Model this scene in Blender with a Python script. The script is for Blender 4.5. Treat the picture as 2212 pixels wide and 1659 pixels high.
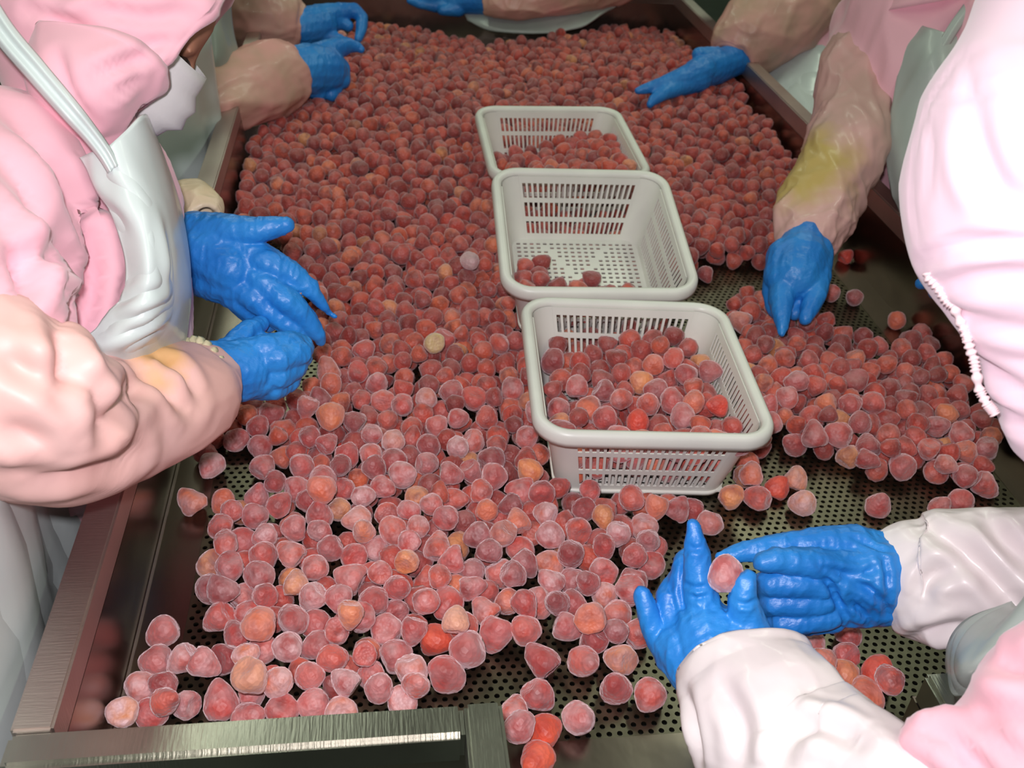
import bpy, bmesh, math, random
import numpy as np
from mathutils import Vector, Matrix
random.seed(7); rng = np.random.default_rng(7)
for o in list(bpy.data.objects): bpy.data.objects.remove(o)
SC = bpy.context.scene; COL = SC.collection

# ------------------------------------------------------------ camera
F = 2150.0                     # focal length in pixels of the 2212-wide frame
TRAY = 0.85                    # height of the sorting tray
CAM = np.array([0.0, 0.0, TRAY + 0.93])
def _axes():
    vx, vy, lx, ly, s = -318., -1511., -506., 716., -0.065
    X = -(F*F + vy*(ly - s*lx))/(vx + vy*s); Y = ly + s*(X - lx)
    yc = np.array([vx, vy, F]); yc /= np.linalg.norm(yc)
    xc = np.array([X, Y, F]); xc -= yc*(xc@yc); xc /= np.linalg.norm(xc)
    zc = np.cross(xc, yc)
    if zc[1] > 0: zc = -zc
    return np.array([xc, yc, zc]).T
RM = _axes()
def P(u, v, d): return CAM + RM.T@np.array([(u-1106)/F, (v-829.5)/F, 1.])*d
def PZ(u, v, z):
    r = RM.T@np.array([(u-1106)/F, (v-829.5)/F, 1.]); return CAM + r*((z-CAM[2])/r[2])
def PROJ(p):
    c = (np.atleast_2d(p)-CAM)@RM.T
    return np.stack([1106+F*c[:,0]/c[:,2], 829.5+F*c[:,1]/c[:,2], c[:,2]], 1)
VIEW = RM[2]                   # viewing direction
cd = bpy.data.cameras.new('camera'); cam = bpy.data.objects.new('camera', cd); COL.objects.link(cam)
cd.sensor_width = 36; cd.lens = F/2212*36; cd.clip_start = 0.02
cam.matrix_world = Matrix(((RM[0,0], -RM[1,0], -RM[2,0], CAM[0]), (RM[0,1], -RM[1,1], -RM[2,1], CAM[1]),
                           (RM[0,2], -RM[1,2], -RM[2,2], CAM[2]), (0,0,0,1)))
cd.dof.use_dof = True; cd.dof.focus_distance = 1.15; cd.dof.aperture_fstop = 9.0
SC.camera = cam

# ------------------------------------------------------------ light
w = bpy.data.worlds.new('world'); SC.world = w; w.use_nodes = True
w.node_tree.nodes['Background'].inputs[0].default_value = (0.80, 0.95, 0.72, 1)
w.node_tree.nodes['Background'].inputs[1].default_value = 0.12
def area(name, loc, sx, sy, power, col, rot=(0,0,0)):
    l = bpy.data.lights.new(name, 'AREA'); l.shape = 'RECTANGLE'; l.size = sx; l.size_y = sy; l.energy = power; l.color = col
    o = bpy.data.objects.new(name, l); o.location = loc; o.rotation_euler = rot; COL.objects.link(o); return o
for i, (x, y) in enumerate(((-0.5, 0.2), (-0.5, 2.4), (-0.5, 4.6), (1.3, 0.2), (1.3, 2.4), (1.3, 4.6))):
    area('fluorescent_light', (x, y, 2.82), 0.25, 1.25, 6.8, (0.86, 1.0, 0.78))
fl = bpy.data.lights.new('camera_flash', 'AREA'); fl.shape = 'DISK'; fl.size = 0.05; fl.energy = 9.9; fl.color = (1.0, 0.95, 1.0)
flo = bpy.data.objects.new('camera_flash', fl); COL.objects.link(flo)
flo.matrix_world = cam.matrix_world.copy(); flo.location = Vector(CAM + RM.T@np.array([-0.03, -0.07, -0.02]))
SC.view_settings.view_transform = 'Standard'; SC.view_settings.look = 'None'
SC.view_settings.exposure = 0.35; SC.view_settings.gamma = 1.0; SC.view_settings.use_curve_mapping = False

# ------------------------------------------------------------ materials
def mat(name, col, rough=0.5, metal=0.0, sheen=0.0, var=None, vscale=8.0, bump=0.0, bscale=60.0, bstretch=(1,1,1), coat=0.0, detail=3.0, lo=0.35, hi=0.65, aniso=0.0, alpha=1.0, spec=0.5, trans=0.0):
    m = bpy.data.materials.new(name); m.use_nodes = True; nt = m.node_tree; N = nt.nodes; L = nt.links
    b = N['Principled BSDF']; b.inputs['Base Color'].default_value = (*col, 1); b.inputs['Roughness'].default_value = rough
    b.inputs['Metallic'].default_value = metal; b.inputs['Sheen Weight'].default_value = sheen; b.inputs['Coat Weight'].default_value = coat
    b.inputs['Anisotropic'].default_value = aniso; b.inputs['Specular IOR Level'].default_value = spec
    b.inputs['Transmission Weight'].default_value = trans
    tc = N.new('ShaderNodeTexCoord')
    if var:
        n = N.new('ShaderNodeTexNoise'); n.inputs['Scale'].default_value = vscale; n.inputs['Detail'].default_value = detail
        r = N.new('ShaderNodeValToRGB'); r.color_ramp.elements[0].position = lo; r.color_ramp.elements[1].position = hi
        r.color_ramp.elements[0].color = (*col, 1); r.color_ramp.elements[1].color = (*var, 1)
        L.new(tc.outputs['Object'], n.inputs['Vector']); L.new(n.outputs['Fac'], r.inputs['Fac']); L.new(r.outputs['Color'], b.inputs['Base Color'])
    if bump:
        mp = N.new('ShaderNodeMapping'); mp.inputs['Scale'].default_value = bstretch
        n2 = N.new('ShaderNodeTexNoise'); n2.inputs['Scale'].default_value = bscale; n2.inputs['Detail'].default_value = 4
        bp = N.new('ShaderNodeBump'); bp.inputs['Strength'].default_value = bump; bp.inputs['Distance'].default_value = 0.004
        L.new(tc.outputs['Object'], mp.inputs['Vector']); L.new(mp.outputs['Vector'], n2.inputs['Vector'])
        L.new(n2.outputs['Fac'], bp.inputs['Height']); L.new(bp.outputs['Normal'], b.inputs['Normal'])
    return m
M = {}
M['steel']   = mat('brushed_steel', (0.62,0.55,0.50), 0.46, 1.0, var=(0.50,0.40,0.38), vscale=5, bump=0.12, bscale=40, bstretch=(1,12,1))
M['steel_x'] = mat('brushed_steel_cross', (0.42,0.41,0.36), 0.30, 1.0, var=(0.27,0.26,0.23), vscale=6, bump=0.10, bscale=40, bstretch=(12,1,1))
M['wall_steel'] = mat('dull_dark_steel', (0.34,0.29,0.25), 0.27, 1.0, var=(0.25,0.20,0.17), vscale=4, bump=0.06, bscale=30)
M['sheet']   = mat('perforated_steel', (0.24,0.22,0.16), 0.36, 1.0, var=(0.16,0.14,0.105), vscale=7, bump=0.08, bscale=50)
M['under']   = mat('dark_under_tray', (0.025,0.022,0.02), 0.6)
M['basket']  = mat('white_basket_plastic', (0.80,0.79,0.73), 0.38, var=(0.72,0.70,0.66), vscale=9)
M['pink']    = mat('pink_smock_cloth', (0.86,0.46,0.54), 0.8, sheen=0.3, bump=0.10, bscale=14)
M['pink_pale'] = mat('pale_pink_cloth', (0.90,0.66,0.76), 0.7, sheen=0.3, bump=0.08, bscale=14)
M['slv_peach'] = mat('peach_oversleeve_film', (0.84,0.52,0.49), 0.5, var=(0.80,0.46,0.42), vscale=9, bump=0.25, bscale=22)
M['slv_white'] = mat('white_oversleeve_film', (0.82,0.74,0.74), 0.36, var=(0.74,0.64,0.66), vscale=10, bump=0.2, bscale=22, coat=0.15)
M['slv_beige'] = mat('beige_pink_oversleeve_film', (0.74,0.36,0.33), 0.42, var=(0.56,0.35,0.27), vscale=9, bump=0.3, bscale=20, coat=0.1)
M['slv_stain'] = mat('yellow_stained_oversleeve_film', (0.70,0.40,0.38), 0.42, var=(0.58,0.36,0.32), vscale=5.5, bump=0.3, bscale=20, coat=0.1, lo=0.50, hi=0.60)
M['slv_cream'] = mat('yellowed_oversleeve_film', (0.72,0.56,0.36), 0.45, var=(0.74,0.60,0.44), vscale=14, bump=0.3, bscale=20)
M['apron']   = mat('white_apron_vinyl', (0.66,0.72,0.71), 0.30, var=(0.60,0.67,0.66), vscale=6, bump=0.18, bscale=12, coat=0.2)
M['apron_g'] = mat('grey_apron_vinyl', (0.42,0.46,0.44), 0.35, var=(0.36,0.41,0.38), vscale=6, bump=0.18, bscale=12, coat=0.1)
M['glove']   = mat('blue_rubber_glove', (0.012,0.18,0.60), 0.42, var=(0.025,0.25,0.70), vscale=14, bump=0.9, bscale=34, bstretch=(1,1.6,1))
M['skin']    = mat('skin', (0.42,0.20,0.12), 0.5, var=(0.36,0.16,0.10), vscale=20)
M['mask']    = mat('white_face_mask', (0.72,0.70,0.70), 0.8, bump=0.1, bscale=90)
M['eye']     = mat('dark_eye', (0.02,0.015,0.012), 0.2)
M['cuff_y']  = mat('yellowed_cuff', (0.62,0.56,0.36), 0.6, bump=0.5, bscale=90)
M['elastic'] = mat('pale_elastic_trim', (0.86,0.66,0.68), 0.8)
M['boot']    = mat('white_rubber_boot', (0.7,0.7,0.68), 0.4)
M['floor']   = mat('wet_green_floor', (0.14,0.17,0.14), 0.35, var=(0.11,0.13,0.11), vscale=3)
M['wall']    = mat('pale_cold_room_panel', (0.48,0.53,0.46), 0.6)
M['tube']    = mat('lamp_housing', (0.7,0.7,0.7), 0.5)

def stain(m, centre, radius, col):
    """an old yellow juice stain soaked into one part of the sleeve"""
    nt = m.node_tree; N = nt.nodes; L = nt.links; b = N['Principled BSDF']; src = b.inputs['Base Color'].links[0].from_socket
    tc = N.new('ShaderNodeTexCoord'); vd = N.new('ShaderNodeVectorMath'); vd.operation = 'DISTANCE'; vd.inputs[1].default_value = tuple(centre)
    nz = N.new('ShaderNodeTexNoise'); nz.inputs['Scale'].default_value = 14; nz.inputs['Detail'].default_value = 4
    a = N.new('ShaderNodeMath'); a.operation = 'MULTIPLY_ADD'; a.inputs[1].default_value = 0.10; r = N.new('ShaderNodeMapRange')
    r.inputs['From Min'].default_value = radius+.05; r.inputs['From Max'].default_value = radius*.55+.05; mx = N.new('ShaderNodeMix'); mx.data_type = 'RGBA'
    L.new(tc.outputs['Object'], vd.inputs[0]); L.new(tc.outputs['Object'], nz.inputs['Vector']); L.new(nz.outputs['Fac'], a.inputs[0]); L.new(vd.outputs['Value'], a.inputs[2])
    L.new(a.outputs[0], r.inputs['Value']); L.new(r.outputs[0], mx.inputs[0]); L.new(src, mx.inputs[6]); mx.inputs[7].default_value = (*col, 1); L.new(mx.outputs[2], b.inputs['Base Color'])

def berry_mat(name, c0, c1, frost=0.5, island=False, orange=0.12):
    m = bpy.data.materials.new(name); m.use_nodes = True; nt = m.node_tree; N = nt.nodes; L = nt.links; b = N['Principled BSDF']
    if island: rnd = N.new('ShaderNodeNewGeometry').outputs['Random Per Island']
    else: rnd = N.new('ShaderNodeObjectInfo').outputs['Random']
    tc = N.new('ShaderNodeTexCoord')
    def ramp(stops, fac):
        r = N.new('ShaderNodeValToRGB'); e = r.color_ramp.elements
        while len(e) < len(stops): e.new(0.5)
        for k, (p, c) in enumerate(stops): e[k].position = p; e[k].color = (*c, 1)
        L.new(fac, r.inputs['Fac']); return r.outputs['Color']
    def math_(op, a, b_):
        n = N.new('ShaderNodeMath'); n.operation = op; n.use_clamp = True
        for k, x in enumerate((a, b_)):
            if isinstance(x, (int, float)): n.inputs[k].default_value = x
            else: L.new(x, n.inputs[k])
        return n.outputs[0]
    nz = N.new('ShaderNodeTexNoise'); nz.noise_dimensions = '4D'; nz.inputs['Scale'].default_value = 55; nz.inputs['Detail'].default_value = 2
    L.new(tc.outputs['Object'], nz.inputs['Vector'])
    mw = N.new('ShaderNodeMath'); mw.operation = 'MULTIPLY'; mw.inputs[1].default_value = 40; L.new(rnd, mw.inputs[0]); L.new(mw.outputs[0], nz.inputs['W'])
    tone = ramp([(0.0, c0), (0.55, c1), (0.90, (c1[0]*1.08, c1[1]*1.5, c1[2]*0.95)), (0.965, (0.70, 0.15, 0.06)), (0.99, (0.66,0.26,0.10)), (1.0, c0)], rnd)
    mix = N.new('ShaderNodeMix'); mix.data_type = 'RGBA'; mix.inputs[7].default_value = (c0[0]*0.62, c0[1]*0.5, c0[2]*0.5, 1)
    L.new(tone, mix.inputs[6]); L.new(ramp([(0.44,(0,0,0)),(0.68,(0.75,)*3)], nz.outputs['Fac']), mix.inputs[0])
    lw = N.new('ShaderNodeTexNoise'); lw.noise_dimensions='4D'; lw.inputs['Scale'].default_value = 75; lw.inputs['Detail'].default_value = 3
    L.new(tc.outputs['Object'], lw.inputs['Vector']); L.new(mw.outputs[0], lw.inputs['W'])
    fr = math_('MULTIPLY', ramp([(0.36,(0.12,)*3),(0.66,(1,1,1))], lw.outputs['Fac']), frost)
    rf = N.new('ShaderNodeMath'); rf.operation='FRACT'; mm = N.new('ShaderNodeMath'); mm.operation='MULTIPLY'; mm.inputs[1].default_value=17.3
    L.new(rnd, mm.inputs[0]); L.new(mm.outputs[0], rf.inputs[0])
    fr = math_('MULTIPLY', fr, math_('ADD', rf.outputs[0], 0.28))
    mix2 = N.new('ShaderNodeMix'); mix2.data_type = 'RGBA'; mix2.inputs[7].default_value = (0.70, 0.42, 0.44, 1)
    L.new(mix.outputs[2], mix2.inputs[6]); L.new(fr, mix2.inputs[0])
    L.new(mix2.outputs[2], b.inputs['Base Color']); b.inputs['Roughness'].default_value = 0.52
    b.inputs['Sheen Weight'].default_value = min(1, .25+frost*1.2); b.inputs['Sheen Roughness'].default_value = 0.5; b.inputs['Sheen Tint'].default_value = (1.0, 0.78, 0.82, 1)
    vo = N.new('ShaderNodeTexVoronoi'); vo.inputs['Scale'].default_value = 230; bp = N.new('ShaderNodeBump'); bp.inputs['Strength'].default_value = 0.6; bp.inputs['Distance'].default_value = 0.0016
    L.new(tc.outputs['Object'], vo.inputs['Vector']); L.new(vo.outputs['Distance'], bp.inputs['Height']); L.new(bp.outputs['Normal'], b.inputs['Normal'])
    return m
RED0, RED1 = (0.27,0.025,0.028), (0.55,0.055,0.045)
M['b_red'] = berry_mat('frozen_strawberry_flesh', RED0, RED1, 0.52)
M['b_frost'] = berry_mat('heavily_frosted_strawberry', (0.40,0.06,0.06), (0.55,0.10,0.09), 0.85)
M['b_stuff'] = berry_mat('heap_strawberry_flesh', (0.24,0.022,0.018), (0.52,0.055,0.035), 0.22, island=True)
M['b_bright'] = berry_mat('bright_red_thawed_strawberry', (0.66,0.05,0.03), (0.72,0.07,0.04), 0.10)
M['b_orange'] = berry_mat('orange_strawberry', (0.70,0.13,0.06), (0.74,0.18,0.09), 0.35)
M['b_pale'] = berry_mat('pale_unripe_strawberry', (0.76,0.30,0.18), (0.78,0.36,0.24), 0.4)
M['b_yellow'] = berry_mat('yellow_unripe_strawberry', (0.60,0.40,0.16), (0.60,0.42,0.18), 0.35)
M['b_white'] = berry_mat('white_frosted_strawberry', (0.60,0.42,0.42), (0.62,0.46,0.46), 1.0)

# ------------------------------------------------------------ mesh helpers
def link(name, me, m=None, parent=None, smooth=True):
    o = bpy.data.objects.new(name, me); COL.objects.link(o)
    if m is not None and not me.materials: me.materials.append(m)
    if smooth and len(me.polygons): me.polygons.foreach_set('use_smooth', np.ones(len(me.polygons), bool))
    if parent is not None: o.parent = parent
    return o
def mesh(name, V, Fc):
    me = bpy.data.meshes.new(name); me.from_pydata([tuple(map(float, p)) for p in V], [], Fc); me.update(); return me
def tag(o, label=None, cat=None, group=None, kind=None):
    if label: o['label'] = label
    if cat: o['category'] = cat
    if group: o['group'] = group
    if kind: o['kind'] = kind
    return o
def empty(name, loc): 
    o = bpy.data.objects.new(name, None); o.location = loc; o.empty_display_size = 0.1; COL.objects.link(o); return o
def adopt(parent, loc, *objs):                   # parent world-space parts to a root standing at loc
    for o in objs:
        o.parent = parent; o.location = Vector(o.location) - Vector(loc)
def box_mesh(name, lo, hi, bev=0.003, seg=2):
    bm = bmesh.new(); bmesh.ops.create_cube(bm, size=1.0)
    lo = Vector(lo); hi = Vector(hi)
    for v in bm.verts: v.co = Vector(((v.co.x+.5)*(hi.x-lo.x)+lo.x, (v.co.y+.5)*(hi.y-lo.y)+lo.y, (v.co.z+.5)*(hi.z-lo.z)+lo.z))
    if bev: bmesh.ops.bevel(bm, geom=bm.edges[:], offset=bev, segments=seg, affect='EDGES')
    me = bpy.data.meshes.new(name); bm.to_mesh(me); bm.free(); return me
def box(name, lo, hi, m, parent=None, bev=0.003, smooth=False): return link(name, box_mesh(name, lo, hi, bev), m, parent, smooth)

def _hash(i, j, k, s):
    h = (i*374761393 + j*668265263 + k*2147483647//3 + s*1274126177) & 0xffffffff
    h = ((h ^ (h >> 13))*1274126177) & 0xffffffff
    return ((h ^ (h >> 16)) & 0xffff)/65535.0
def noise3(p, s=0):
    p = np.asarray(p, float); i = np.floor(p).astype(np.int64); f = p - i; f = f*f*(3-2*f); r = 0
    for a in (0,1):
        for b in (0,1):
            for c in (0,1):
                wgt = (f[:,0] if a else 1-f[:,0])*(f[:,1] if b else 1-f[:,1])*(f[:,2] if c else 1-f[:,2])
                r = r + wgt*_hash(i[:,0]+a, i[:,1]+b, i[:,2]+c, s)
    return r
def ridged(p, s=0): return 1-np.abs(2*noise3(p, s)-1)
def folds(me, amp, scale, direction=(0,0,1), stretch=4.0, seed=0, fine=0.35, where=None):
    """push the cloth in and out in long soft folds that run along `direction`"""
    n = len(me.vertices); co = np.empty(n*3); me.vertices.foreach_get('co', co); co = co.reshape(-1,3)
    no = np.empty(n*3); me.vertex_normals.foreach_get('vector', no); no = no.reshape(-1,3)
    d = np.array(direction, float); d /= np.linalg.norm(d)
    q = co - np.outer(co@d, d)*(1-1/stretch); wv = np.stack([noise3(co*6+9, seed+5), noise3(co*6+31, seed+6), noise3(co*6+57, seed+7)], 1)
    q = q*scale + wv*1.1
    h = ridged(q, seed)**2.2*1.0 + fine*ridged(q*2.3+7, seed+1)**2.0 - 0.45
    if where is not None: h = h*where(co)
    co = co + no*(amp*h)[:,None]
    me.vertices.foreach_set('co', co.ravel()); me.update()

def catmull(pts, m):
    pts = np.array(pts, float); n = len(pts); out = []
    ext = np.vstack([2*pts[0]-pts[1], pts, 2*pts[-1]-pts[-2]])
    for t in np.linspace(0, n-1, m):
        i = min(int(t), n-2); f = t-i; a, b, c, d = ext[i], ext[i+1], ext[i+2], ext[i+3]
        out.append(0.5*((2*b)+(-a+c)*f+(2*a-5*b+4*c-d)*f*f+(-a+3*b-3*c+d)*f**3))
    return np.array(out)
def loft(name, path, m=40, n=56, side=None, mouth=False, power=1.0, build=True):
    """path rows: x,y,z, half width, half depth. Closed tube; the last ring turns inwards when mouth=True."""
    q = catmull(path, m); V = []; C = q[:,:3]; T = np.gradient(C, axis=0); T /= np.linalg.norm(T, axis=1)[:,None]
    th = np.linspace(0, 2*math.pi, n, endpoint=False); rows = []
    for k in range(m):
        s = VIEW if side is None else np.array(side, float)
        a = np.cross(T[k], s); a /= np.linalg.norm(a); b = np.cross(a, T[k])
        rows.append((C[k], a, b, max(q[k,3], .002), max(q[k,4], .002), T[k]))
    if mouth:
        c, a, b, ra, rb, t = rows[-1]
        for off, sc in ((0.002, 1.0), (0.0035, .985), (0.001, .955), (-0.012, .94), (-0.03, .90)): rows.append((c+t*off, a, b, ra*sc, rb*sc, t))
    for c, a, b, ra, rb, t in rows:
        cs = np.sign(np.cos(th))*np.abs(np.cos(th))**power; sn = np.sign(np.sin(th))*np.abs(np.sin(th))**power
        V.append(c + np.outer(cs*ra, a) + np.outer(sn*rb, b))
    R = len(V); V = np.vstack(V); Fc = []
    for i in range(R-1):
        for j in range(n):
            j2 = (j+1) % n; Fc.append((i*n+j, i*n+j2, (i+1)*n+j2, (i+1)*n+j))
    V = np.vstack([V, V[:n].mean(0), V[(R-1)*n:R*n].mean(0)]); s0, s1 = len(V)-2, len(V)-1
    for j in range(n):
        j2 = (j+1) % n; Fc.append((s0, j2, j)); Fc.append((s1, (R-1)*n+j, (R-1)*n+j2))
    if not build: return V, Fc
    me = mesh(name, V, Fc)
    bm = bmesh.new(); bm.from_mesh(me); bmesh.ops.recalc_face_normals(bm, faces=bm.faces[:]); bm.to_mesh(me); bm.free()
    return me
def px(rows, ratio=1.0):
    """rows of (u, v, depth, half width in px[, ratio]) -> loft path in metres"""
    out = []
    for r in rows:
        p = P(r[0], r[1], r[2]); h = r[3]*r[2]/F; out.append((*p, h, h*(r[4] if len(r) > 4 else ratio)))
    return out
def capsule(p0, r0, p1, r1, seg=14):
    p0 = np.array(p0, float); p1 = np.array(p1, float); t = p1-p0; L = np.linalg.norm(t)
    t = t/L if L > 1e-6 else np.array([0,0,1.]); s = np.array([0,0,1.]) if abs(t[2]) < .9 else np.array([1.,0,0])
    a = np.cross(t, s); a /= np.linalg.norm(a); b = np.cross(t, a); rows = []
    for k in range(5): ph = math.pi/2*(1-k/4); rows.append((p0 - t*r0*math.sin(ph), max(r0*math.cos(ph), 1e-5)))
    for k in range(5): ph = math.pi/2*k/4; rows.append((p1 + t*r1*math.sin(ph), max(r1*math.cos(ph), 1e-5)))
    th = np.linspace(0, 2*math.pi, seg, endpoint=False); V = np.vstack([c + r*(np.outer(np.cos(th), a)+np.outer(np.sin(th), b)) for c, r in rows]); Fc = []
    for i in range(9):
        for j in range(seg): Fc.append((i*seg+j, i*seg+(j+1)%seg, (i+1)*seg+(j+1)%seg, (i+1)*seg+j))
    Fc.append(tuple(range(seg))[::-1]); Fc.append(tuple(range(9*seg, 10*seg))); return V, Fc
def ellipsoid(c, ax, seg=20):
    """ax = three half-axis vectors"""
    V, Fc = capsule((0,0,0), 1.0, (0,0,1e-4), 1.0, seg); A = np.array(ax, float); V = V@A + np.array(c); return V, Fc
def union(name, shapes, voxel, smooth=3):
    """one continuous closed surface around all the shapes"""
    VV = []; FF = []; k = 0
    for V, Fc in shapes: VV.append(V); FF += [tuple(i+k for i in f) for f in Fc]; k += len(V)
    me = mesh(name+'_raw', np.vstack(VV), FF)
    bm = bmesh.new(); bm.from_mesh(me); bmesh.ops.recalc_face_normals(bm, faces=bm.faces[:]); bm.to_mesh(me); bm.free()
    o = bpy.data.objects.new('tmp', me); COL.objects.link(o)
    r = o.modifiers.new('r', 'REMESH'); r.mode = 'VOXEL'; r.voxel_size = voxel
    if smooth:
        s = o.modifiers.new('s', 'SMOOTH'); s.iterations = smooth; s.factor = 0.5
    dg = bpy.context.evaluated_depsgraph_get(); out = bpy.data.meshes.new_from_object(o.evaluated_get(dg))
    out.name = name; out.materials.clear(); bpy.data.objects.remove(o); bpy.data.meshes.remove(me); return out
def chain(pts):
    return [capsule(pts[i][:3], pts[i][3], pts[i+1][:3], pts[i+1][3]) for i in range(len(pts)-1)]
def chain_px(rows, dd=0.0):
    return chain([(*P(u, v, d+dd), r*(d+dd)/F) for u, v, d, r in rows])

from mathutils.bvhtree import BVHTree
def on_surface(me, pts, n=40):
    """points of a pixel polyline carried onto the mesh they fall on"""
    bv = BVHTree.FromPolygons([v.co for v in me.vertices], [p.vertices for p in me.polygons]); q = catmull([(u, v, 0) for u, v in pts], n); out = []
    for u, v, _ in q:
        d = P(u, v, 1.0)-CAM; h = bv.ray_cast(Vector(CAM), Vector(d).normalized())
        if h[0] is not None: out.append((np.array(h[0]), np.array(h[1])))
    return out
def crease(me, lines, width=.010, depth=.008, sign=-1):
    """press (or raise) soft folds into a cloth along the given lines"""
    n = len(me.vertices); co = np.empty(n*3); me.vertices.foreach_get('co', co); co = co.reshape(-1,3)
    no = np.empty(n*3); me.vertex_normals.foreach_get('vector', no); no = no.reshape(-1,3); tot = np.zeros(n)
    for ln in lines:
        if isinstance(ln, tuple): w_, d_, pts = ln
        else: w_, d_, pts = width, depth, ln
        h = on_surface(me, pts)
        if len(h) < 3: continue
        A_ = np.array([x[0] for x in h]); k = len(A_); tp = np.sin(np.linspace(.12, math.pi-.12, k))**.6
        near = np.where(np.min(((co[:,None,:]-A_[None,::6,:])**2).sum(2), 1) < (w_*4+.02)**2)[0]
        D2 = ((co[near][:,None,:]-A_[None])**2).sum(2); j = D2.argmin(1); dd = np.sqrt(D2[np.arange(len(near)), j])
        g = np.exp(-(dd/w_)**2) - .45*np.exp(-((dd-2.0*w_)/(w_*1.0))**2)
        tot[near] += sign*d_*g*tp[j]
    co = co + no*tot[:,None]; me.vertices.foreach_set('co', co.ravel()); me.update()
def seam_on(me, pts, r=.0012, n=70, lift=.0006):
    h = on_surface(me, pts, n); V = []; Fc = []
    if len(h) < 4: return None
    for i, (c, nn) in enumerate(h):
        t = h[min(i+1,len(h)-1)][0]-h[max(i-1,0)][0]; t /= max(np.linalg.norm(t),1e-9); b = np.cross(t, nn); c = c+nn*lift
        for j in range(6): q = math.pi*j/3; V.append(c+(nn*math.cos(q)+b*math.sin(q)*2.2)*r)
    for i in range(len(h)-1):
        for j in range(6): Fc.append((i*6+j, i*6+(j+1)%6, (i+1)*6+(j+1)%6, (i+1)*6+j))
    return mesh('seam', V, Fc)

# ------------------------------------------------------------ the room
box('floor', (-4,-2.5,-0.1), (5,7.5,0), M['floor'], bev=0)['kind'] = 'structure'
box('wall_back', (-4,7.5,0), (5,7.6,3), M['wall'], bev=0)['kind'] = 'structure'
box('wall_front', (-4,-2.6,0), (5,-2.5,3), M['wall'], bev=0)['kind'] = 'structure'
box('wall_left', (-4.1,-2.5,0), (-4,7.5,3), M['wall'], bev=0)['kind'] = 'structure'
box('wall_right', (5,-2.5,0), (5.1,7.5,3), M['wall'], bev=0)['kind'] = 'structure'
box('ceiling', (-4,-2.5,3), (5,7.5,3.1), M['wall'], bev=0)['kind'] = 'structure'
for x, y in ((-0.5, 0.2), (-0.5, 2.4), (-0.5, 4.6), (1.3, 0.2), (1.3, 2.4), (1.3, 4.6)):
    o = box('ceiling_light', (x-.15,y-.66,2.85), (x+.15,y+.66,3.0), M['tube'], bev=0.01)
    tag(o, 'long white fluorescent batten fixed to the ceiling above the sorting tray', 'light', 'fluorescent battens above the tray')

# ------------------------------------------------------------ sorting tray
XL, XR, Y0, Y1, ZR, ZT = -0.292, 0.977, 0.583, 3.30, 1.015, TRAY
OL, OR = 0.104, 0.522                              # outlet gap in the near end
T = empty('sorting_table', (0.34, 1.9, 0))
tag(T, 'long stainless steel sorting tray with raised walls, square rails and a perforated bed', 'table')
TL = (0.34, 1.9, 0)
RW, RH = 0.036, 0.040
def tpart(name, lo, hi, m, bev=0.0025):
    o = box(name, lo, hi, m, bev=bev); adopt(T, TL, o); return o
tpart('rail', (XL-RW, Y0+.0005, ZR-RH), (XL, Y1, ZR), M['steel'])
tpart('rail', (XR, Y0-RW, ZR-RH), (XR+RW, Y1, ZR), M['steel'])
tpart('rail', (XL-RW, Y0-RW, ZR-RH), (OL-RW, Y0, ZR), M['steel_x'], bev=0.005)
tpart('rail', (OR+RW, Y0-RW, ZR-RH), (XR-.0005, Y0, ZR), M['steel_x'], bev=0.005)
tpart('rail', (XL-RW, Y1+.0005, ZR-RH), (XR+RW, Y1+RW, ZR), M['steel_x'])
tpart('outlet_rail', (OL-RW+.0005, 0.22, ZR-RH), (OL, Y0+.0005, ZR), M['steel_x'], bev=0.004)
tpart('outlet_rail', (OR, 0.22, ZR-RH), (OR+RW-.0005, Y0+.0005, ZR), M['steel_x'], bev=0.004)
tpart('side_wall', (XL-.004, Y0, ZT-.01), (XL, Y1, ZR-RH+.001), M['wall_steel'], bev=0)
tpart('side_wall', (XR, Y0, ZT-.01), (XR+.004, Y1, ZR-RH+.001), M['wall_steel'], bev=0)
tpart('end_wall', (XL, Y0-.004, ZT-.01), (OL-.002, Y0, ZR-RH+.001), M['wall_steel'], bev=0)
tpart('end_wall', (OR+.002, Y0-.004, ZT-.01), (XR, Y0, ZR-RH+.001), M['wall_steel'], bev=0)
tpart('end_wall', (XL, Y1, ZT-.01), (XR, Y1+.004, ZR-RH+.001), M['wall_steel'], bev=0)
tpart('outlet_wall', (OL-.004, 0.22, ZT-.02), (OL, Y0+.002, ZR-RH+.001), M['wall_steel'], bev=0)
tpart('outlet_wall', (OR, 0.22, ZT-.02), (OR+.004, Y0+.002, ZR-RH+.001), M['wall_steel'], bev=0)
# bed: plain margins, then the perforated sheet with real holes
PX0, PX1, PY0, PY1 = XL+.055, XR-.055, 0.650, 2.05
tpart('bed_margin', (XL, Y0, ZT-.003), (PX0, Y1, ZT), M['wall_steel'], bev=0)
tpart('bed_margin', (PX1, Y0, ZT-.003), (XR, Y1, ZT), M['wall_steel'], bev=0)
tpart('bed_margin', (PX0, PY1, ZT-.003), (PX1, Y1, ZT), M['sheet'], bev=0)
tpart('bed_margin', (PX0, Y0, ZT-.003), (PX1, PY0, ZT), M['wall_steel'], bev=0)
tpart('outlet_chute', (OL, 0.22, ZT-.006), (OR, Y0, ZT-.002), M['wall_steel'], bev=0)
tpart('seam', (XL+.001, Y0, ZT), (XL+.004, Y1, ZT+.0015), M['steel'], bev=0)
tpart('under_pan', (XL, Y0, ZT-.06), (XR, Y1, ZT-.05), M['under'], bev=0)
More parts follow.
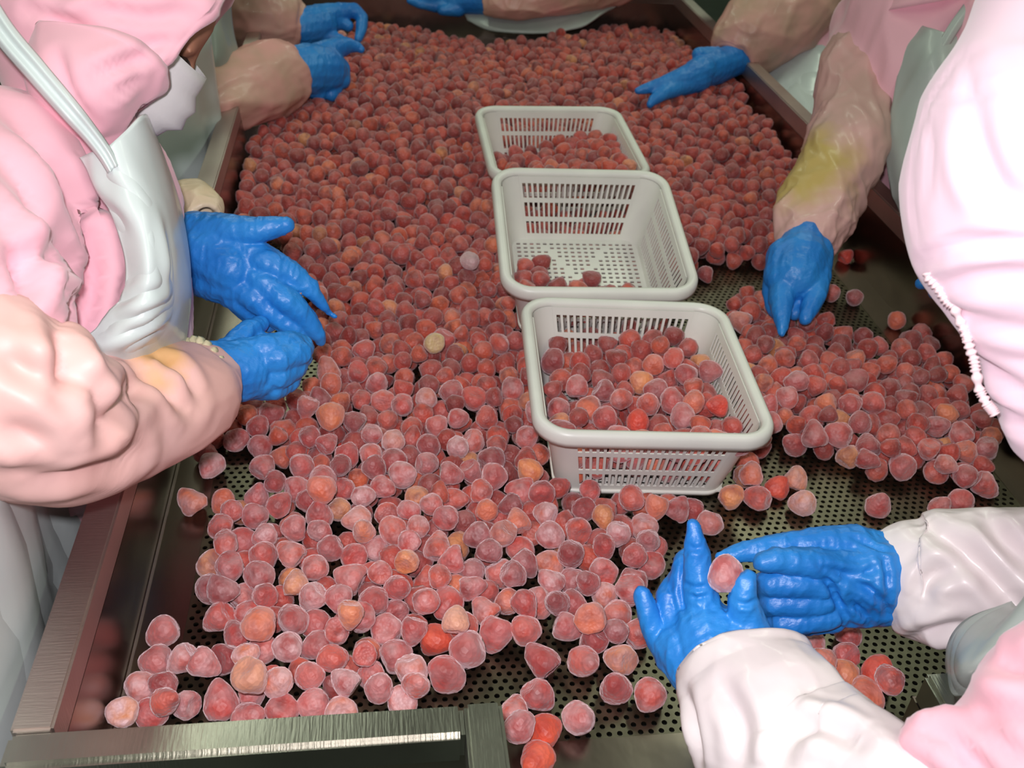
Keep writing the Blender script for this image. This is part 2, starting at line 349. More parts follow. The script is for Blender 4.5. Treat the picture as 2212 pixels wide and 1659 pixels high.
def perforated():
    nx = 98; ny = 140; px_ = (PX1-PX0)/(nx+.5); py_ = (PY1-PY0)/ny; V = []; Fc = []; R = 0.0033
    ang = [math.radians(a) for a in (22.5, 67.5, 112.5, 157.5, 202.5, 247.5, 292.5, 337.5)]
    hole = [(R*math.cos(a), R*math.sin(a)) for a in ang]
    for j in range(ny):
        off = 0.5*px_ if j % 2 else 0.0; y = PY0 + j*py_
        for i in range(nx):
            x = PX0 + off + i*px_; k = len(V); cx, cy = x+px_/2, y+py_/2
            V += [(x,y,0),(x+px_,y,0),(x+px_,y+py_,0),(x,y+py_,0)] + [(cx+a, cy+b, 0) for a, b in hole] + [(cx+a, cy+b, -.0028) for a, b in hole]
            h = k+4
            Fc += [(k+2,h+1,h+0),(k+2,k+3,h+2,h+1),(k+3,h+3,h+2),(k+3,k,h+4,h+3),(k,h+5,h+4),(k,k+1,h+6,h+5),(k+1,h+7,h+6),(k+1,k+2,h+0,h+7)]
            Fc += [(h+a, h+(a+1)%8, h+8+(a+1)%8, h+8+a) for a in range(8)]
        if off: k = len(V); V += [(PX0,y,0),(PX0+off,y,0),(PX0+off,y+py_,0),(PX0,y+py_,0)]; Fc.append((k,k+1,k+2,k+3))
        else: k = len(V); V += [(PX1-.5*px_,y,0),(PX1,y,0),(PX1,y+py_,0),(PX1-.5*px_,y+py_,0)]; Fc.append((k,k+1,k+2,k+3))
    o = link('perforated_bed', mesh('perforated_bed', V, Fc), M['sheet'], smooth=False); o.location = (0,0,ZT-.0005)
    adopt(T, TL, o)
perforated()
for x in (XL-.02, XR-.02):
    for y in (0.7, 2.0, 3.2): tpart('leg', (XL-.036 if x < 0 else XR+.0045, y, 0), (XL-.0045 if x < 0 else XR+.036, y+.04, ZR-RH-.001), M['steel'])
tpart('crossbar', (XL-.02, 0.71, 0.30), (XR+.02, 0.73, 0.34), M['steel'])
tpart('outlet_frame', (OL-RW-.2, 0.30, 0.78), (OL-RW, 0.34, 0.82), M['steel_x'])

# ------------------------------------------------------------ baskets
BW, BL_, BH = 0.330, 0.350, 0.135                  # rim width, rim length, height
def rrect(w, l, r, n=8):
    pts = []
    for cx, cy, a0 in ((w/2-r, l/2-r, 0), (-w/2+r, l/2-r, 90), (-w/2+r, -l/2+r, 180), (w/2-r, -l/2+r, 270)):
        for k in range(n+1): a = math.radians(a0+90*k/n); pts.append((cx+r*math.cos(a), cy+r*math.sin(a)))
    return pts
def solid_grid(name, fn, us, vs, skip, t, tri=None):
    """slab spanned by fn(u,v)->(point, normal) over the grid lines us, vs; skip(i,j) leaves a real slot"""
    nu, nv = len(us), len(vs); V = []; Fc = []
    for s in (0, 1):
        for v in vs:
            for u in us: p, nn = fn(u, v); V.append(p - nn*t*s)
    ix = lambda i, j, s: s*nu*nv + j*nu + i
    full = lambda i, j: 0 <= i < nu-1 and 0 <= j < nv-1 and not skip(i, j)
    for j in range(nv-1):
        for i in range(nu-1):
            if not full(i, j): continue
            Fc.append((ix(i,j,0), ix(i+1,j,0), ix(i+1,j+1,0), ix(i,j+1,0))); Fc.append((ix(i,j,1), ix(i,j+1,1), ix(i+1,j+1,1), ix(i+1,j,1)))
            if not full(i,j-1): Fc.append((ix(i,j,1), ix(i+1,j,1), ix(i+1,j,0), ix(i,j,0)))
            if not full(i,j+1): Fc.append((ix(i,j+1,0), ix(i+1,j+1,0), ix(i+1,j+1,1), ix(i,j+1,1)))
            if not full(i-1,j): Fc.append((ix(i,j,0), ix(i,j+1,0), ix(i,j+1,1), ix(i,j,1)))
            if not full(i+1,j): Fc.append((ix(i+1,j,1), ix(i+1,j+1,1), ix(i+1,j+1,0), ix(i+1,j,0)))
    return mesh(name, V, Fc)
def make_basket():
    root = empty('basket', (0,0,0))
    w0, l0 = BW-.034, BL_-.034                     # inner opening under the rim
    w1, l1 = w0-.052, l0-.052                      # base
    ri, rb = 0.034, 0.030
    # rim: a thick rolled band swept round the opening
    prof = [(0.000,-.004),(0.0,-.001),(.003,.0035),(.009,.0055),(.014,.004),(.017,-.001),(.0175,-.010),(.0165,-.017),(.0145,-.017),(.0145,-.009),(.010,-.004),(.003,-.010)]
    V = []; Fc = []; m = 0
    for off, z in prof:
        ring = rrect(w0+2*off, l0+2*off, ri+off); m = len(ring); V += [(x, y, BH+z-.0055) for x, y in ring]
    k = len(prof)
    for a in range(k):
        for j in range(m): Fc.append((a*m+j, ((a+1)%k)*m+j, ((a+1)%k)*m+(j+1)%m, a*m+(j+1)%m))
    me = mesh('rim', V, Fc); bm = bmesh.new(); bm.from_mesh(me); bmesh.ops.recalc_face_normals(bm, faces=bm.faces[:]); bm.to_mesh(me); bm.free()
    link('rim', me, M['basket'], root)
    # walls: slotted panels with three rows of upright slots, corners plain
    def wall(axis, sgn):
        W0, W1 = (w0, w1) if axis == 'x' else (l0, l1); D0, D1 = (l0, l1) if axis == 'x' else (w0, w1)
        def fn(u, v):
            hw = (W1/2-rb)+(W0/2-ri-(W1/2-rb))*v; dd = (D1+(D0-D1)*v)/2
            x = u*hw; y = sgn*dd; z = v*(BH-.010)
            nrm = np.array([0, sgn, -(D0-D1)/2/(BH)]); nrm /= np.linalg.norm(nrm)
            if axis == 'y': return np.array([y, x, z]), np.array([nrm[1], 0, nrm[2]])
            return np.array([x, y, z]), nrm
        ns = 21; us = [-1]
        for i in range(ns): c = -0.97+1.94*(i+.5)/ns; us += [c-.028, c+.028]
        us.append(1); vs = [0, .10, .30, .37, .60, .67, .90, 1] 
        skip = lambda i, j: i % 2 == 1 and j in (1, 3, 5)
        me = solid_grid('slotted_wall', fn, us, vs, skip, .0022)
        link('slotted_wall', me, M['basket'], root, smooth=False)
    for a in ('x', 'y'):
        for s in (1, -1): wall(a, s)
    for qx, qy, a0 in ((1,1,0), (-1,1,90), (-1,-1,180), (1,-1,270)):
        V = []; Fc = []; n = 8
        for s in (0, 1):
            for v in np.linspace(0, 1, 5):
                hw = (w1+(w0-w1)*v)/2; hl = (l1+(l0-l1)*v)/2; r = rb+(ri-rb)*v
                for k in range(n+1):
                    a = math.radians(a0+90*k/n); rr = r - .0022*s; V.append((qx*(hw-r)+rr*math.cos(a), qy*(hl-r)+rr*math.sin(a), v*(BH-.010)))
        for s in (0, 1):
            for j in range(4):
                for k in range(n): i = s*5*(n+1)+j*(n+1)+k; Fc.append((i, i+1, i+n+2, i+n+1) if s == 0 else (i, i+n+1, i+n+2, i+1))
        link('corner_wall', mesh('corner_wall', V, Fc), M['basket'], root)
    # slotted base, on two long ribs
    us = [-1]; nb = 18
    for i in range(nb): c = -.95+1.9*(i+.5)/nb; us += [c-.030, c+.030]
    us.append(1); vs = [-1]; nv = 20
    for i in range(nv): c = -.93+1.86*(i+.5)/nv; vs += [c-.022, c+.022]
    vs.append(1)
    X = [u for u in us]; Y = [v for v in vs]
    def skipb(i, j):
        if i % 2 == 0 or j % 2 == 0: return False
        x = (X[i]+X[i+1])/2; y = (Y[j]+Y[j+1])/2
        return not (abs(abs(x)-abs(y)*.6) < .05 or abs(y) < .03)      # plain ribs cross the base
    fb = lambda u, v: (np.array([u*(w1/2-.002), v*(l1/2-.002), .0025]), np.array([0,0,1.]))
    bme = solid_grid('slotted_base', fb, us, vs, skipb, .0025); link('slotted_base', bme, M['basket'], root, smooth=False)
    V = []; Fc = []
    for a, (off, z) in enumerate([(-.002,0),(0.003,0),(0.003,.006),(-.002,.006)]):
        ring = rrect(w1+2*off, l1+2*off, rb+off); m = len(ring); V += [(x,y,z-.003) for x,y in ring]
    for a in range(4):
        for j in range(m): Fc.append((a*m+j, ((a+1)%4)*m+j, ((a+1)%4)*m+(j+1)%m, a*m+(j+1)%m))
    link('foot_band', mesh('foot_band', V, Fc), M['basket'], root)
    return root
def frame_from(fl, fr, bl):
    """basket placed by its front-left, front-right and back-left rim corners"""
    fl, fr, bl = map(np.array, (fl, fr, bl)); xa = fr-fl; xa /= np.linalg.norm(xa); ya = bl-fl; ya -= xa*(ya@xa)*.5; ya /= np.linalg.norm(ya)
    xa = xa - ya*(xa@ya); xa /= np.linalg.norm(xa)
    za = np.cross(xa, ya); c = fl + xa*BW/2 + ya*BL_/2 - za*BH
    return Matrix(((xa[0],ya[0],za[0],c[0]),(xa[1],ya[1],za[1],c[1]),(xa[2],ya[2],za[2],c[2]),(0,0,0,1)))
basket0 = make_basket()
BASKETS = []
spec = [((.197,1.005,.997), (.527,1.000,.992), (.237,1.350,1.004), 'white slotted basket nearest the table end, heaped with red strawberries'),
        ((.196,1.375,.999), (.520,1.392,1.004), (.240,1.725,1.070), 'white slotted basket in the middle, almost empty with a few berries'),
        ((.221,1.805,1.012), (.553,1.840,1.014), (.248,2.150,1.030), 'white slotted basket furthest up the tray, half full of dark berries')]
for i, (fl_, fr_, bl_, lab) in enumerate(spec):
    if i == 0: b = basket0
    else:
        b = basket0.copy(); COL.objects.link(b)
        for ch in basket0.children: c = ch.copy(); COL.objects.link(c); c.parent = b
    b.matrix_world = frame_from(fl_, fr_, bl_); BASKETS.append(b)
    tag(b, lab, 'basket', 'white slotted baskets on the sorting tray')

# ------------------------------------------------------------ strawberries
def berry_mesh(k, sub):
    bm = bmesh.new()
    if sub: bmesh.ops.create_icosphere(bm, subdivisions=sub, radius=1.0)
    else: bmesh.ops.create_uvsphere(bm, u_segments=9, v_segments=7, radius=1.0)
    V = np.array([v.co[:] for v in bm.verts]); r = random.Random(k*17+3)
    taper = [0.10,0.34,0.22,0.05,0.42,0.16,0.28,0.38,0.0,0.20,0.30,0.12,0.36,0.24][k % 14]; el = [1.0,1.16,1.05,.93,1.2,1.0,1.1,1.08,.96,1.04,1.14,.98,1.12,1.02][k % 14]
    z = V[:,2]; sc = 1-taper*(z+.25)*np.where(z > -.25, 1, .35); V[:,0] *= sc*(1+.09*r.uniform(-1,1)); V[:,1] *= sc*(1-.12*r.random()); V[:,2] = z*el
    n = noise3(V*1.15+k*7.3, k)-.5; n2 = noise3(V*2.6+k*3.1, k+50)-.5
    V *= (1+.26*n+.13*n2)[:,None]
    V[:,2] = np.where(V[:,2] < -.82, -.82-(V[:,2]+.82)*.5, V[:,2])       # flat hulled end with a dent
    V /= np.abs(V).max()**.5*1.0
    V *= 1.0/np.linalg.norm(V, axis=1).mean()
    f = [tuple(v.index for v in fc.verts) for fc in bm.faces]; bm.free(); return V, f
HI = [berry_mesh(k, 3) for k in range(14)]
LO = [berry_mesh(k, 2) for k in range(14)]
FAR_ = [berry_mesh(k, 0) for k in range(14)]

class Heap:
    """drops balls one by one; each rolls downhill until it rests on the bed or on other berries"""
    def __init__(s, lo, hi, floor=0.0, wall=None): s.c = {}; s.g = 0.042; s.B = []; s.lo = lo; s.hi = hi; s.fl = floor; s.wall = wall
    def near(s, x, y):
        i, j = int(x//s.g), int(y//s.g); out = []
        for a in (-1,0,1):
            for b in (-1,0,1): out += s.c.get((i+a, j+b), ())
        return out
    def rest(s, x, y, r, nb):
        z = s.fl + r*.92
        for bx, by, bz, br in nb:
            dx = x-bx; dy = y-by; q = (r+br)*.93; h = q*q-dx*dx-dy*dy
            if h > 0:
                t = bz+math.sqrt(h)
                if t > z: z = t
        return z
    def drop(s, x, y, r, cap, roll=14):
        nb = s.near(x, y); z = s.rest(x, y, r, nb); st = .012
        for k in range(roll):
            a = random.random()*6.283; nx = x+st*math.cos(a); ny = y+st*math.sin(a)
            if not (s.lo[0]+r < nx < s.hi[0]-r and s.lo[1]+r < ny < s.hi[1]-r): continue
            n2 = s.near(nx, ny); z2 = s.rest(nx, ny, r, n2)
            if z2 < z and (s.wall is None or s.wall(nx, ny, z2, r)): x, y, z = nx, ny, z2
            else: st *= .86
        if z + r > s.fl + cap(x, y) or (s.wall is not None and not s.wall(x, y, z, r)): return None
        b = (x, y, z, r); s.B.append(b); s.c.setdefault((int(x//s.g), int(y//s.g)), []).append(b); return b
    def fixed(s, x, y, z, r): b = (x, y, z, r); s.c.setdefault((int(x//s.g), int(y//s.g)), []).append(b); return b

def inpoly(u, v, poly):
    c = False; n = len(poly); j = n-1
    for i in range(n):
        xi, yi = poly[i]; xj, yj = poly[j]
        if (yi > v) != (yj > v) and u < (xj-xi)*(v-yi)/(yj-yi)+xi: c = not c
        j = i
    return c
# the outlines of the heap on the bed, read off the photograph and laid on the tray plane
def bed(poly, z=.02): return [tuple(PZ(u, v, TRAY+z)[:2]) for u, v in poly]
HEAP = bed([(800,25),(900,62),(1060,98),(1290,84),(1345,34),(1420,20),(1490,70),(1590,200),(1640,255),(1715,340),(1730,400),(1730,520),(1640,545),(1500,548),(1440,620),
            (1400,900),(1150,1000),(1000,960),(760,930),(690,950),(640,900),(640,860),(680,800),(700,700),(640,560),(600,500),(505,480),(510,400),(545,325),(600,270),(660,210),(740,110)], .04)
CORNER = bed([(262,1540),(300,1440),(360,1400),(480,1420),(900,1440),(920,1545)])
SWATH = bed([(660,900),(760,900),(1000,900),(1180,950),(1240,1080),(1480,1075),(1470,1120),(1420,1170),(1410,1260),(1360,1290),(1400,1380),(1330,1400),(1230,1370),(1120,1370),(960,1360),
             (900,1390),(920,1480),(900,1530),(260,1560),(300,1500),(390,1410),(450,1440),(480,1390),(440,1290),(430,1210),(480,1130),(530,1070),(640,1060),(640,990),(740,960)])
LEFT = bed([(470,870),(700,860),(760,900),(720,950),(640,960),(640,1000),(560,1010),(520,960),(430,990),(440,910)])
RIGHT = bed([(1580,640),(1640,640),(1680,710),(1750,690),(1900,760),(1990,720),(2050,790),(2080,860),(2150,940),(2130,1040),(2060,1050),(1990,1000),(1930,1030),(1830,1000),(1740,960),(1660,950),(1640,1060),(1560,1090),(1600,1000)])
NEARROW = bed([(275,1500),(910,1460),(900,1540),(255,1570)])
HOLES = [bed(p) for p in ([(1640,960),(1740,975),(1900,1020),(1900,1060),(1740,1060),(1680,1040)],)]
def cap(x, y):
    if y > 3.255: return 0
    q = (x, y)
    if inpoly(x, y, HEAP):
        t = min(1, max(0, (y-1.15)/1.1)); h = (.058+.045*t + .018*math.sin(x*7+y*3)*t)*(1-.28*min(1, max(0, (y-2.7)/.4)))
        return h
    if inpoly(x, y, RIGHT): return .060 + .022*math.exp(-((x-.68)**2+(y-1.25)**2)/.02)
    if inpoly(x, y, LEFT): return .048
    if inpoly(x, y, CORNER): return .055
    if inpoly(x, y, SWATH): return .053 + .020*min(1, max(0, (y-.85)/.3)) * (1 if x < .35 else .6)
    return 0
binv = [b.matrix_world.inverted() for b in BASKETS]
def wall(x, y, z, r):
    for i, m in enumerate(binv):
        l = m @ Vector((x, y, z)); f = min(1, max(0, (l.z+r*.5)/BH)); 
        if l.z > -r*.95 and l.z < BH+.03 and abs(l.x) < (BW-.034-.052)/2+.026*f+r*.90 and abs(l.y) < (BL_-.034-.052)/2+.026*f+r*.90: return False
    return True
H = Heap((XL, 0.30), (XR, 3.27), TRAY, wall)
singles = [  # u, v, radius in mm, look, label
 (413,1083,19.5,'b_red','strawberry alone by the left wall, the leftmost of a pair lying apart'),
 (482,1083,18,'b_orange','orange-tinged strawberry lying just right of the one by the left wall'),
 (352,1362,20,'b_frost','heavily frosted strawberry furthest up the column stuck to the left wall'),
 (338,1425,19,'b_frost','frosted dented strawberry second down the column against the left wall'),
 (306,1484,20,'b_frost','pale frosted strawberry third down the column against the left wall'),
 (330,1540,18,'b_red','dark red strawberry low in the column against the left wall'),
 (268,1560,18,'b_white','whitest frosted strawberry tucked in the near left tray corner'),
 (512,950,19,'b_red','oval red strawberry on bare steel below the lower glove cuff'),
 (455,1005,20,'b_frost','purplish frosted strawberry nearest the peach sleeve'),
 (667,978,17.5,'b_bright','bright red round strawberry alone on bare steel below the lower blue glove'),
 (748,963,17.5,'b_bright','bright orange-red strawberry right of the bright round one on bare steel'),
 (965,1455,22,'b_red','large tapering strawberry on bare perforated steel above the near rail'),
 (1010,1405,24,'b_frost','biggest knobbly frosted strawberry above the near rail'),
 (945,1382,20,'b_bright','bright strawberry left of the biggest knobbly one'),
 (986,1338,17,'b_pale','pale peach strawberry lying on top beside the big knobbly one'),
 (757,1325,17,'b_orange','small orange strawberry in the near left of the spread'),
 (1070,1365,22,'b_red','conical strawberry with pale frosted rim on the bare edge of the spread'),
 (1135,1370,20,'b_red','strawberry with a squared top right of the conical one'),
 (1170,1425,21,'b_red','broken folded strawberry on the perforated bed'),
 (1265,1428,20,'b_red','strawberry with a dark hollow on the perforated bed'),
 (1338,1420,20,'b_red','strawberry nearest the little finger of the raised blue glove'),
 (1330,1482,20,'b_red','strawberry lying below the two beside the raised blue glove'),
 (1405,1500,20,'b_red','lone strawberry left of the white sleeve on the perforated bed'),
 (1165,1500,19,'b_red','flattened triangular strawberry above the outlet rail corner'),
 (1252,1550,20,'b_frost','round frosted strawberry alone near the unperforated strip'),
 (1176,1577,20,'b_bright','egg shaped bright strawberry upright in the outlet mouth'),
 (1108,1535,18,'b_red','strawberry half hidden behind the outlet rail corner'),
 (1120,1590,18,'b_red','strawberry pressed against the outlet rail'),
 (1160,1640,20,'b_bright','nearest strawberry of all, in the outlet chute'),
 (1735,1085,20,'b_frost','dark frosted strawberry on bare perforated bed right of the near basket'),
 (1900,1088,19,'b_red','tapering strawberry above the far glove at the right'),
 (2075,1082,20,'b_red','strawberry above the white cuff, the rightmost of two'),
 (2030,1095,17,'b_frost','small strawberry above the white cuff, half behind its neighbour'),
 (2128,1048,20,'b_red','two-lobed strawberry lowest along the right wall'),
 (1580,1072,19,'b_orange','orange-red strawberry at the right foot of the near basket'),
 (1637,1075,20,'b_red','rounded strawberry right of the one at the near basket foot'),
 (1680,1052,18,'b_bright','bright strawberry third from the near basket foot'),
 (1718,1032,19,'b_red','strawberry fourth from the near basket foot'),
 (1533,1128,20,'b_frost','frosted strawberry just right of the raised fingertip'),
 (1492,1098,18,'b_red','strawberry just above the raised fingertip'),
 (1836,552,16.5,'b_bright','lone bright strawberry under the dark right wall beyond the single glove'),
 (1797,632,18,'b_red','strawberry on bare bed right of the single glove, the leftmost of two'),
 (1846,642,18,'b_red','pointed strawberry on bare bed right of the single glove'),
 (1938,690,18,'b_orange','orange strawberry at the top right corner of the right heap'),
 (1525,592,17,'b_red','strawberry wedged beside the middle basket rim'),
 (1748,1388,20,'b_red','strawberry below the curled fingers of the right-hand glove'),
 (1835,1368,17,'b_red','strawberry touching the underside of the right-hand glove'),
 (1700,1392,17,'b_red','strawberry between the two gloves and the white cuff'),
 (1825,1412,17,'b_red','broken dark strawberry below the right-hand glove'),
 (1822,1455,19,'b_orange','orange-red strawberry in the cluster right of the white sleeve'),
 (1898,1450,20,'b_bright','deep red strawberry at the upper right of the cluster by the sleeve'),
 (1798,1508,20,'b_red','strawberry half hidden by the white sleeve'),
 (1862,1515,21,'b_orange','large orange-red strawberry in the middle of the cluster by the sleeve'),
 (1905,1510,17,'b_red','small wet strawberry against the right outlet wall'),
 (1873,1590,20,'b_bright','angular bright strawberry lowest in the cluster by the sleeve'),
 (1770,1450,17,'b_red','strawberry tucked beside the white sleeve seam'),
 (938,742,18,'b_yellow','pale yellow strawberry among the purple-red ones left of the near basket'),
 (1015,562,18,'b_white','white frosted strawberry left of the middle basket'),
 (715,900,21,'b_orange','large orange-red strawberry near the lower glove of the left worker'),
 (560,1350,21,'b_orange','yellow-shouldered strawberry in the near left of the spread'),
 (1275,1330,20,'b_orange','orange ringed strawberry left of the little finger of the raised glove'),
 (695,1055,20,'b_orange','pale-topped orange strawberry left of the middle of the spread'),
 (543,1465,21,'b_pale','round peach-centred frosted strawberry near the near rail'),
]
LONE = []
HEAPED = [s for s in singles if 'among' in s[4] or 'on top' in s[4] or 'left of the middle basket' in s[4] or 'spread' in s[4] and 'edge' not in s[4] or 'ringed' in s[4] or 'peach-centred' in s[4] or 'near the lower glove' in s[4]]
for s_ in singles:
    if s_ in HEAPED: continue
    u, v, rm, mk, lab = s_; r = rm/1000*.93; x, y, z = PZ(u, v, TRAY+r); x = min(max(x, XL+r), XR-r)
    if y < .575: x = min(max(x, OL+r), OR-r)
    if y > Y0 and x < OL+.01: y = max(y, Y0+r)
    z = H.rest(x, y, r, H.near(x, y)); LONE.append((H.fixed(x, y, z, r), mk, lab))
area_ = (XR-XL)*2.75; n_fail = 0
for k in range(26000):
    x = random.uniform(XL+.02, XR-.02); y = random.uniform(.6, 3.25)
    r = random.triangular(.0138, .0208, .0172); c = cap(x, y)
    if c < 2*r*.95 or not wall(x, y, TRAY+r, r): continue
    H.drop(x, y, r, cap, 10 if y < 2 else 7)
for u, v, rm, mk, lab in HEAPED:                      # special ones laid on top of the heap at their place
    r = rm/1000*.93; hit = None; o = PZ(u, v, TRAY+.03)
    for zz in np.linspace(.16, .015, 60):
        x, y, z = PZ(u, v, TRAY+zz)
        if H.rest(x, y, r, H.near(x, y)) >= z - .002 or zz < .018: hit = (x, y, H.rest(x, y, r, H.near(x, y))); break
    LONE.append((H.fixed(*hit, r), mk, lab))
# berries inside the baskets
def fill(i, capf, tries, base=.003):
    b = BASKETS[i]; hx, hy = (BW-.034)/2, (BL_-.034)/2; out = []
    def ok(x, y, z, r):
        f = min(1, max(0, z/BH)); return abs(x) < hx-.026+.026*f-r*.93 and abs(y) < hy-.026+.026*f-r*.93
    hh = Heap((-hx, -hy), (hx, hy), base, ok)
    for k in range(tries):
        x = random.uniform(-hx+.035, hx-.035); y = random.uniform(-hy+.035, hy-.035); r = random.triangular(.0142, .0208, .0172)
        q = hh.drop(x, y, r, capf, 12)
        if q: p = b.matrix_world @ Vector(q[:3]); out.append((p.x, p.y, p.z, q[3]))
    return out
near_b = fill(0, lambda x, y: .094+.012*math.sin(x*14)+.018*math.exp(-((x-.03)**2+(y-.11)**2)/.003), 1100)
mid_b = fill(1, lambda x, y: (.064 if (x < .03 and y < -.03) or (x < -.07 and y < .035) or (y < -.05 and x < .075) else 0), 420)
far_b = fill(2, lambda x, y: max(0, min(.140, .098+.24*x-.16*y)), 1300)
far_b = [q for q in far_b]

# ---- choose which are individuals: the ones that show largest
def front_z(L):
    pr = PROJ(np.array([l[:3] for l in L])); return pr
allb = [(q, 'tray') for q in H.B] + [(q, 'near') for q in near_b] + [(q, 'mid') for q in mid_b] + [(q, 'far') for q in far_b]
arr = np.array([q[:4] for q, _ in allb]); pr = PROJ(arr[:,:3]); size = arr[:,3]/pr[:,2]*F
vis = np.ones(len(allb))                                   # rough share in sight: not covered by nearer berries
grid = {}
for k in range(len(allb)): grid.setdefault((int(pr[k,0]//60), int(pr[k,1]//60)), []).append(k)
for k in range(len(allb)):
    gi, gj = int(pr[k,0]//60), int(pr[k,1]//60); cov = 0
    if not (-20 < pr[k,0] < 2232 and -20 < pr[k,1] < 1679): vis[k] = 0; continue
    for a in (-1,0,1):
        for b_ in (-1,0,1):
            for j in grid.get((gi+a, gj+b_), ()):
                if pr[j,2] < pr[k,2]-.004:
                    d = math.hypot(pr[j,0]-pr[k,0], pr[j,1]-pr[k,1]); o_ = (size[j]+size[k]-d)/(2*size[k])
                    if o_ > 0: cov += min(1, o_)**1.3
    vis[k] = max(0, 1-cov*.75)
N_IND = 262
order = np.argsort(-(size*np.sqrt(np.maximum(vis, .0)))); chosen = set(order[:N_IND].tolist())
bmesh_hi = []
for k, (V, f) in enumerate(HI): 
    me = mesh('strawberry', V*.0172, f); me.materials.append(M['b_red']); me.polygons.foreach_set('use_smooth', np.ones(len(me.polygons), bool)); bmesh_hi.append(me)
def rand_rot(): q = rng.normal(size=4); q /= np.linalg.norm(q); return q
from mathutils import Quaternion
def berry(b, mk, label, group=None):
    x, y, z, r = b[:4]; o = bpy.data.objects.new('strawberry', random.choice(bmesh_hi)); COL.objects.link(o); o.location = (x, y, z)
    o.rotation_mode = 'QUATERNION'; o.rotation_quaternion = Quaternion(rand_rot()); s = r/.0172*1.02; o.scale = (s, s, s)
    o.material_slots[0].link = 'OBJECT'; o.material_slots[0].material = M[mk]; return tag(o, label, 'strawberry', group)
for b, mk, lab in LONE: berry(b, mk, lab)
G = {'near': ('frozen red strawberry heaped with others inside the nearest white basket', 'strawberries in the nearest basket'),
     'mid': ('frosted strawberry lying on the slotted base of the almost empty middle basket', 'strawberries in the middle basket'),
     'far': ('dark frozen strawberry heaped in the furthest white basket', 'strawberries in the furthest basket')}
def region(x, y, u, v):
    if u > 1560 and v > 560: return ('frosted red strawberry in the heap between the nearest basket and the right wall', 'strawberries right of the nearest basket')
    if v > 1240: return ('frosted red strawberry in the single layer behind the near rail', 'strawberries behind the near rail')
    if v > 1060: return ('frosted red strawberry spread on the bed in front of the nearest basket', 'strawberries in front of the nearest basket')
    return ('frosted red strawberry in the dense heap left of the nearest basket', 'strawberries left of the nearest basket')
for k in chosen:
    q, w_ = allb[k]; u, v = pr[k,0], pr[k,1]
    mk = 'b_red'; rr = random.random()
    if w_ == 'tray' and v > 1380 and u < 950 and rr < .5: mk = 'b_frost'
    elif w_ == 'tray' and rr < .14: mk = 'b_frost'
    elif w_ == 'near' and rr < .16: mk = 'b_bright'
    elif rr > .965: mk = 'b_orange'
    lab, grp = G[w_] if w_ in G else region(q[0], q[1], u, v)
    look = {'b_frost': 'heavily frosted pale', 'b_bright': 'bright red thawed', 'b_orange': 'orange-tinged'}.get(mk)
    if look: lab = look + ' ' + lab.replace('frosted red ', '').replace('frozen red ', '').replace('frosted ', '').replace('dark frozen ', ''); grp = look + ' ' + grp
    berry(q, mk, lab, grp)
VV = []; FF = []; base = 0
for k in range(len(allb)):
    if k in chosen: continue
    q = allb[k][0]; src = (LO if pr[k,2] < 2.3 else FAR_)[k % 14]; Rm = np.array(Quaternion(rand_rot()).to_matrix())
    V = (src[0]@Rm.T)*q[3]*1.03 + np.array(q[:3]); VV.append(V); FF.append([tuple(i+base for i in f) for f in src[1]]); base += len(V)
so = link('strawberry_heap', mesh('strawberry_heap', np.vstack(VV), [f for ff in FF for f in ff]), M['b_stuff'])
tag(so, 'deep heap of small dark red frozen strawberries covering the middle and far tray', 'strawberries', kind='stuff')
print('BERRIES', len(allb), 'faces', len(so.data.polygons))

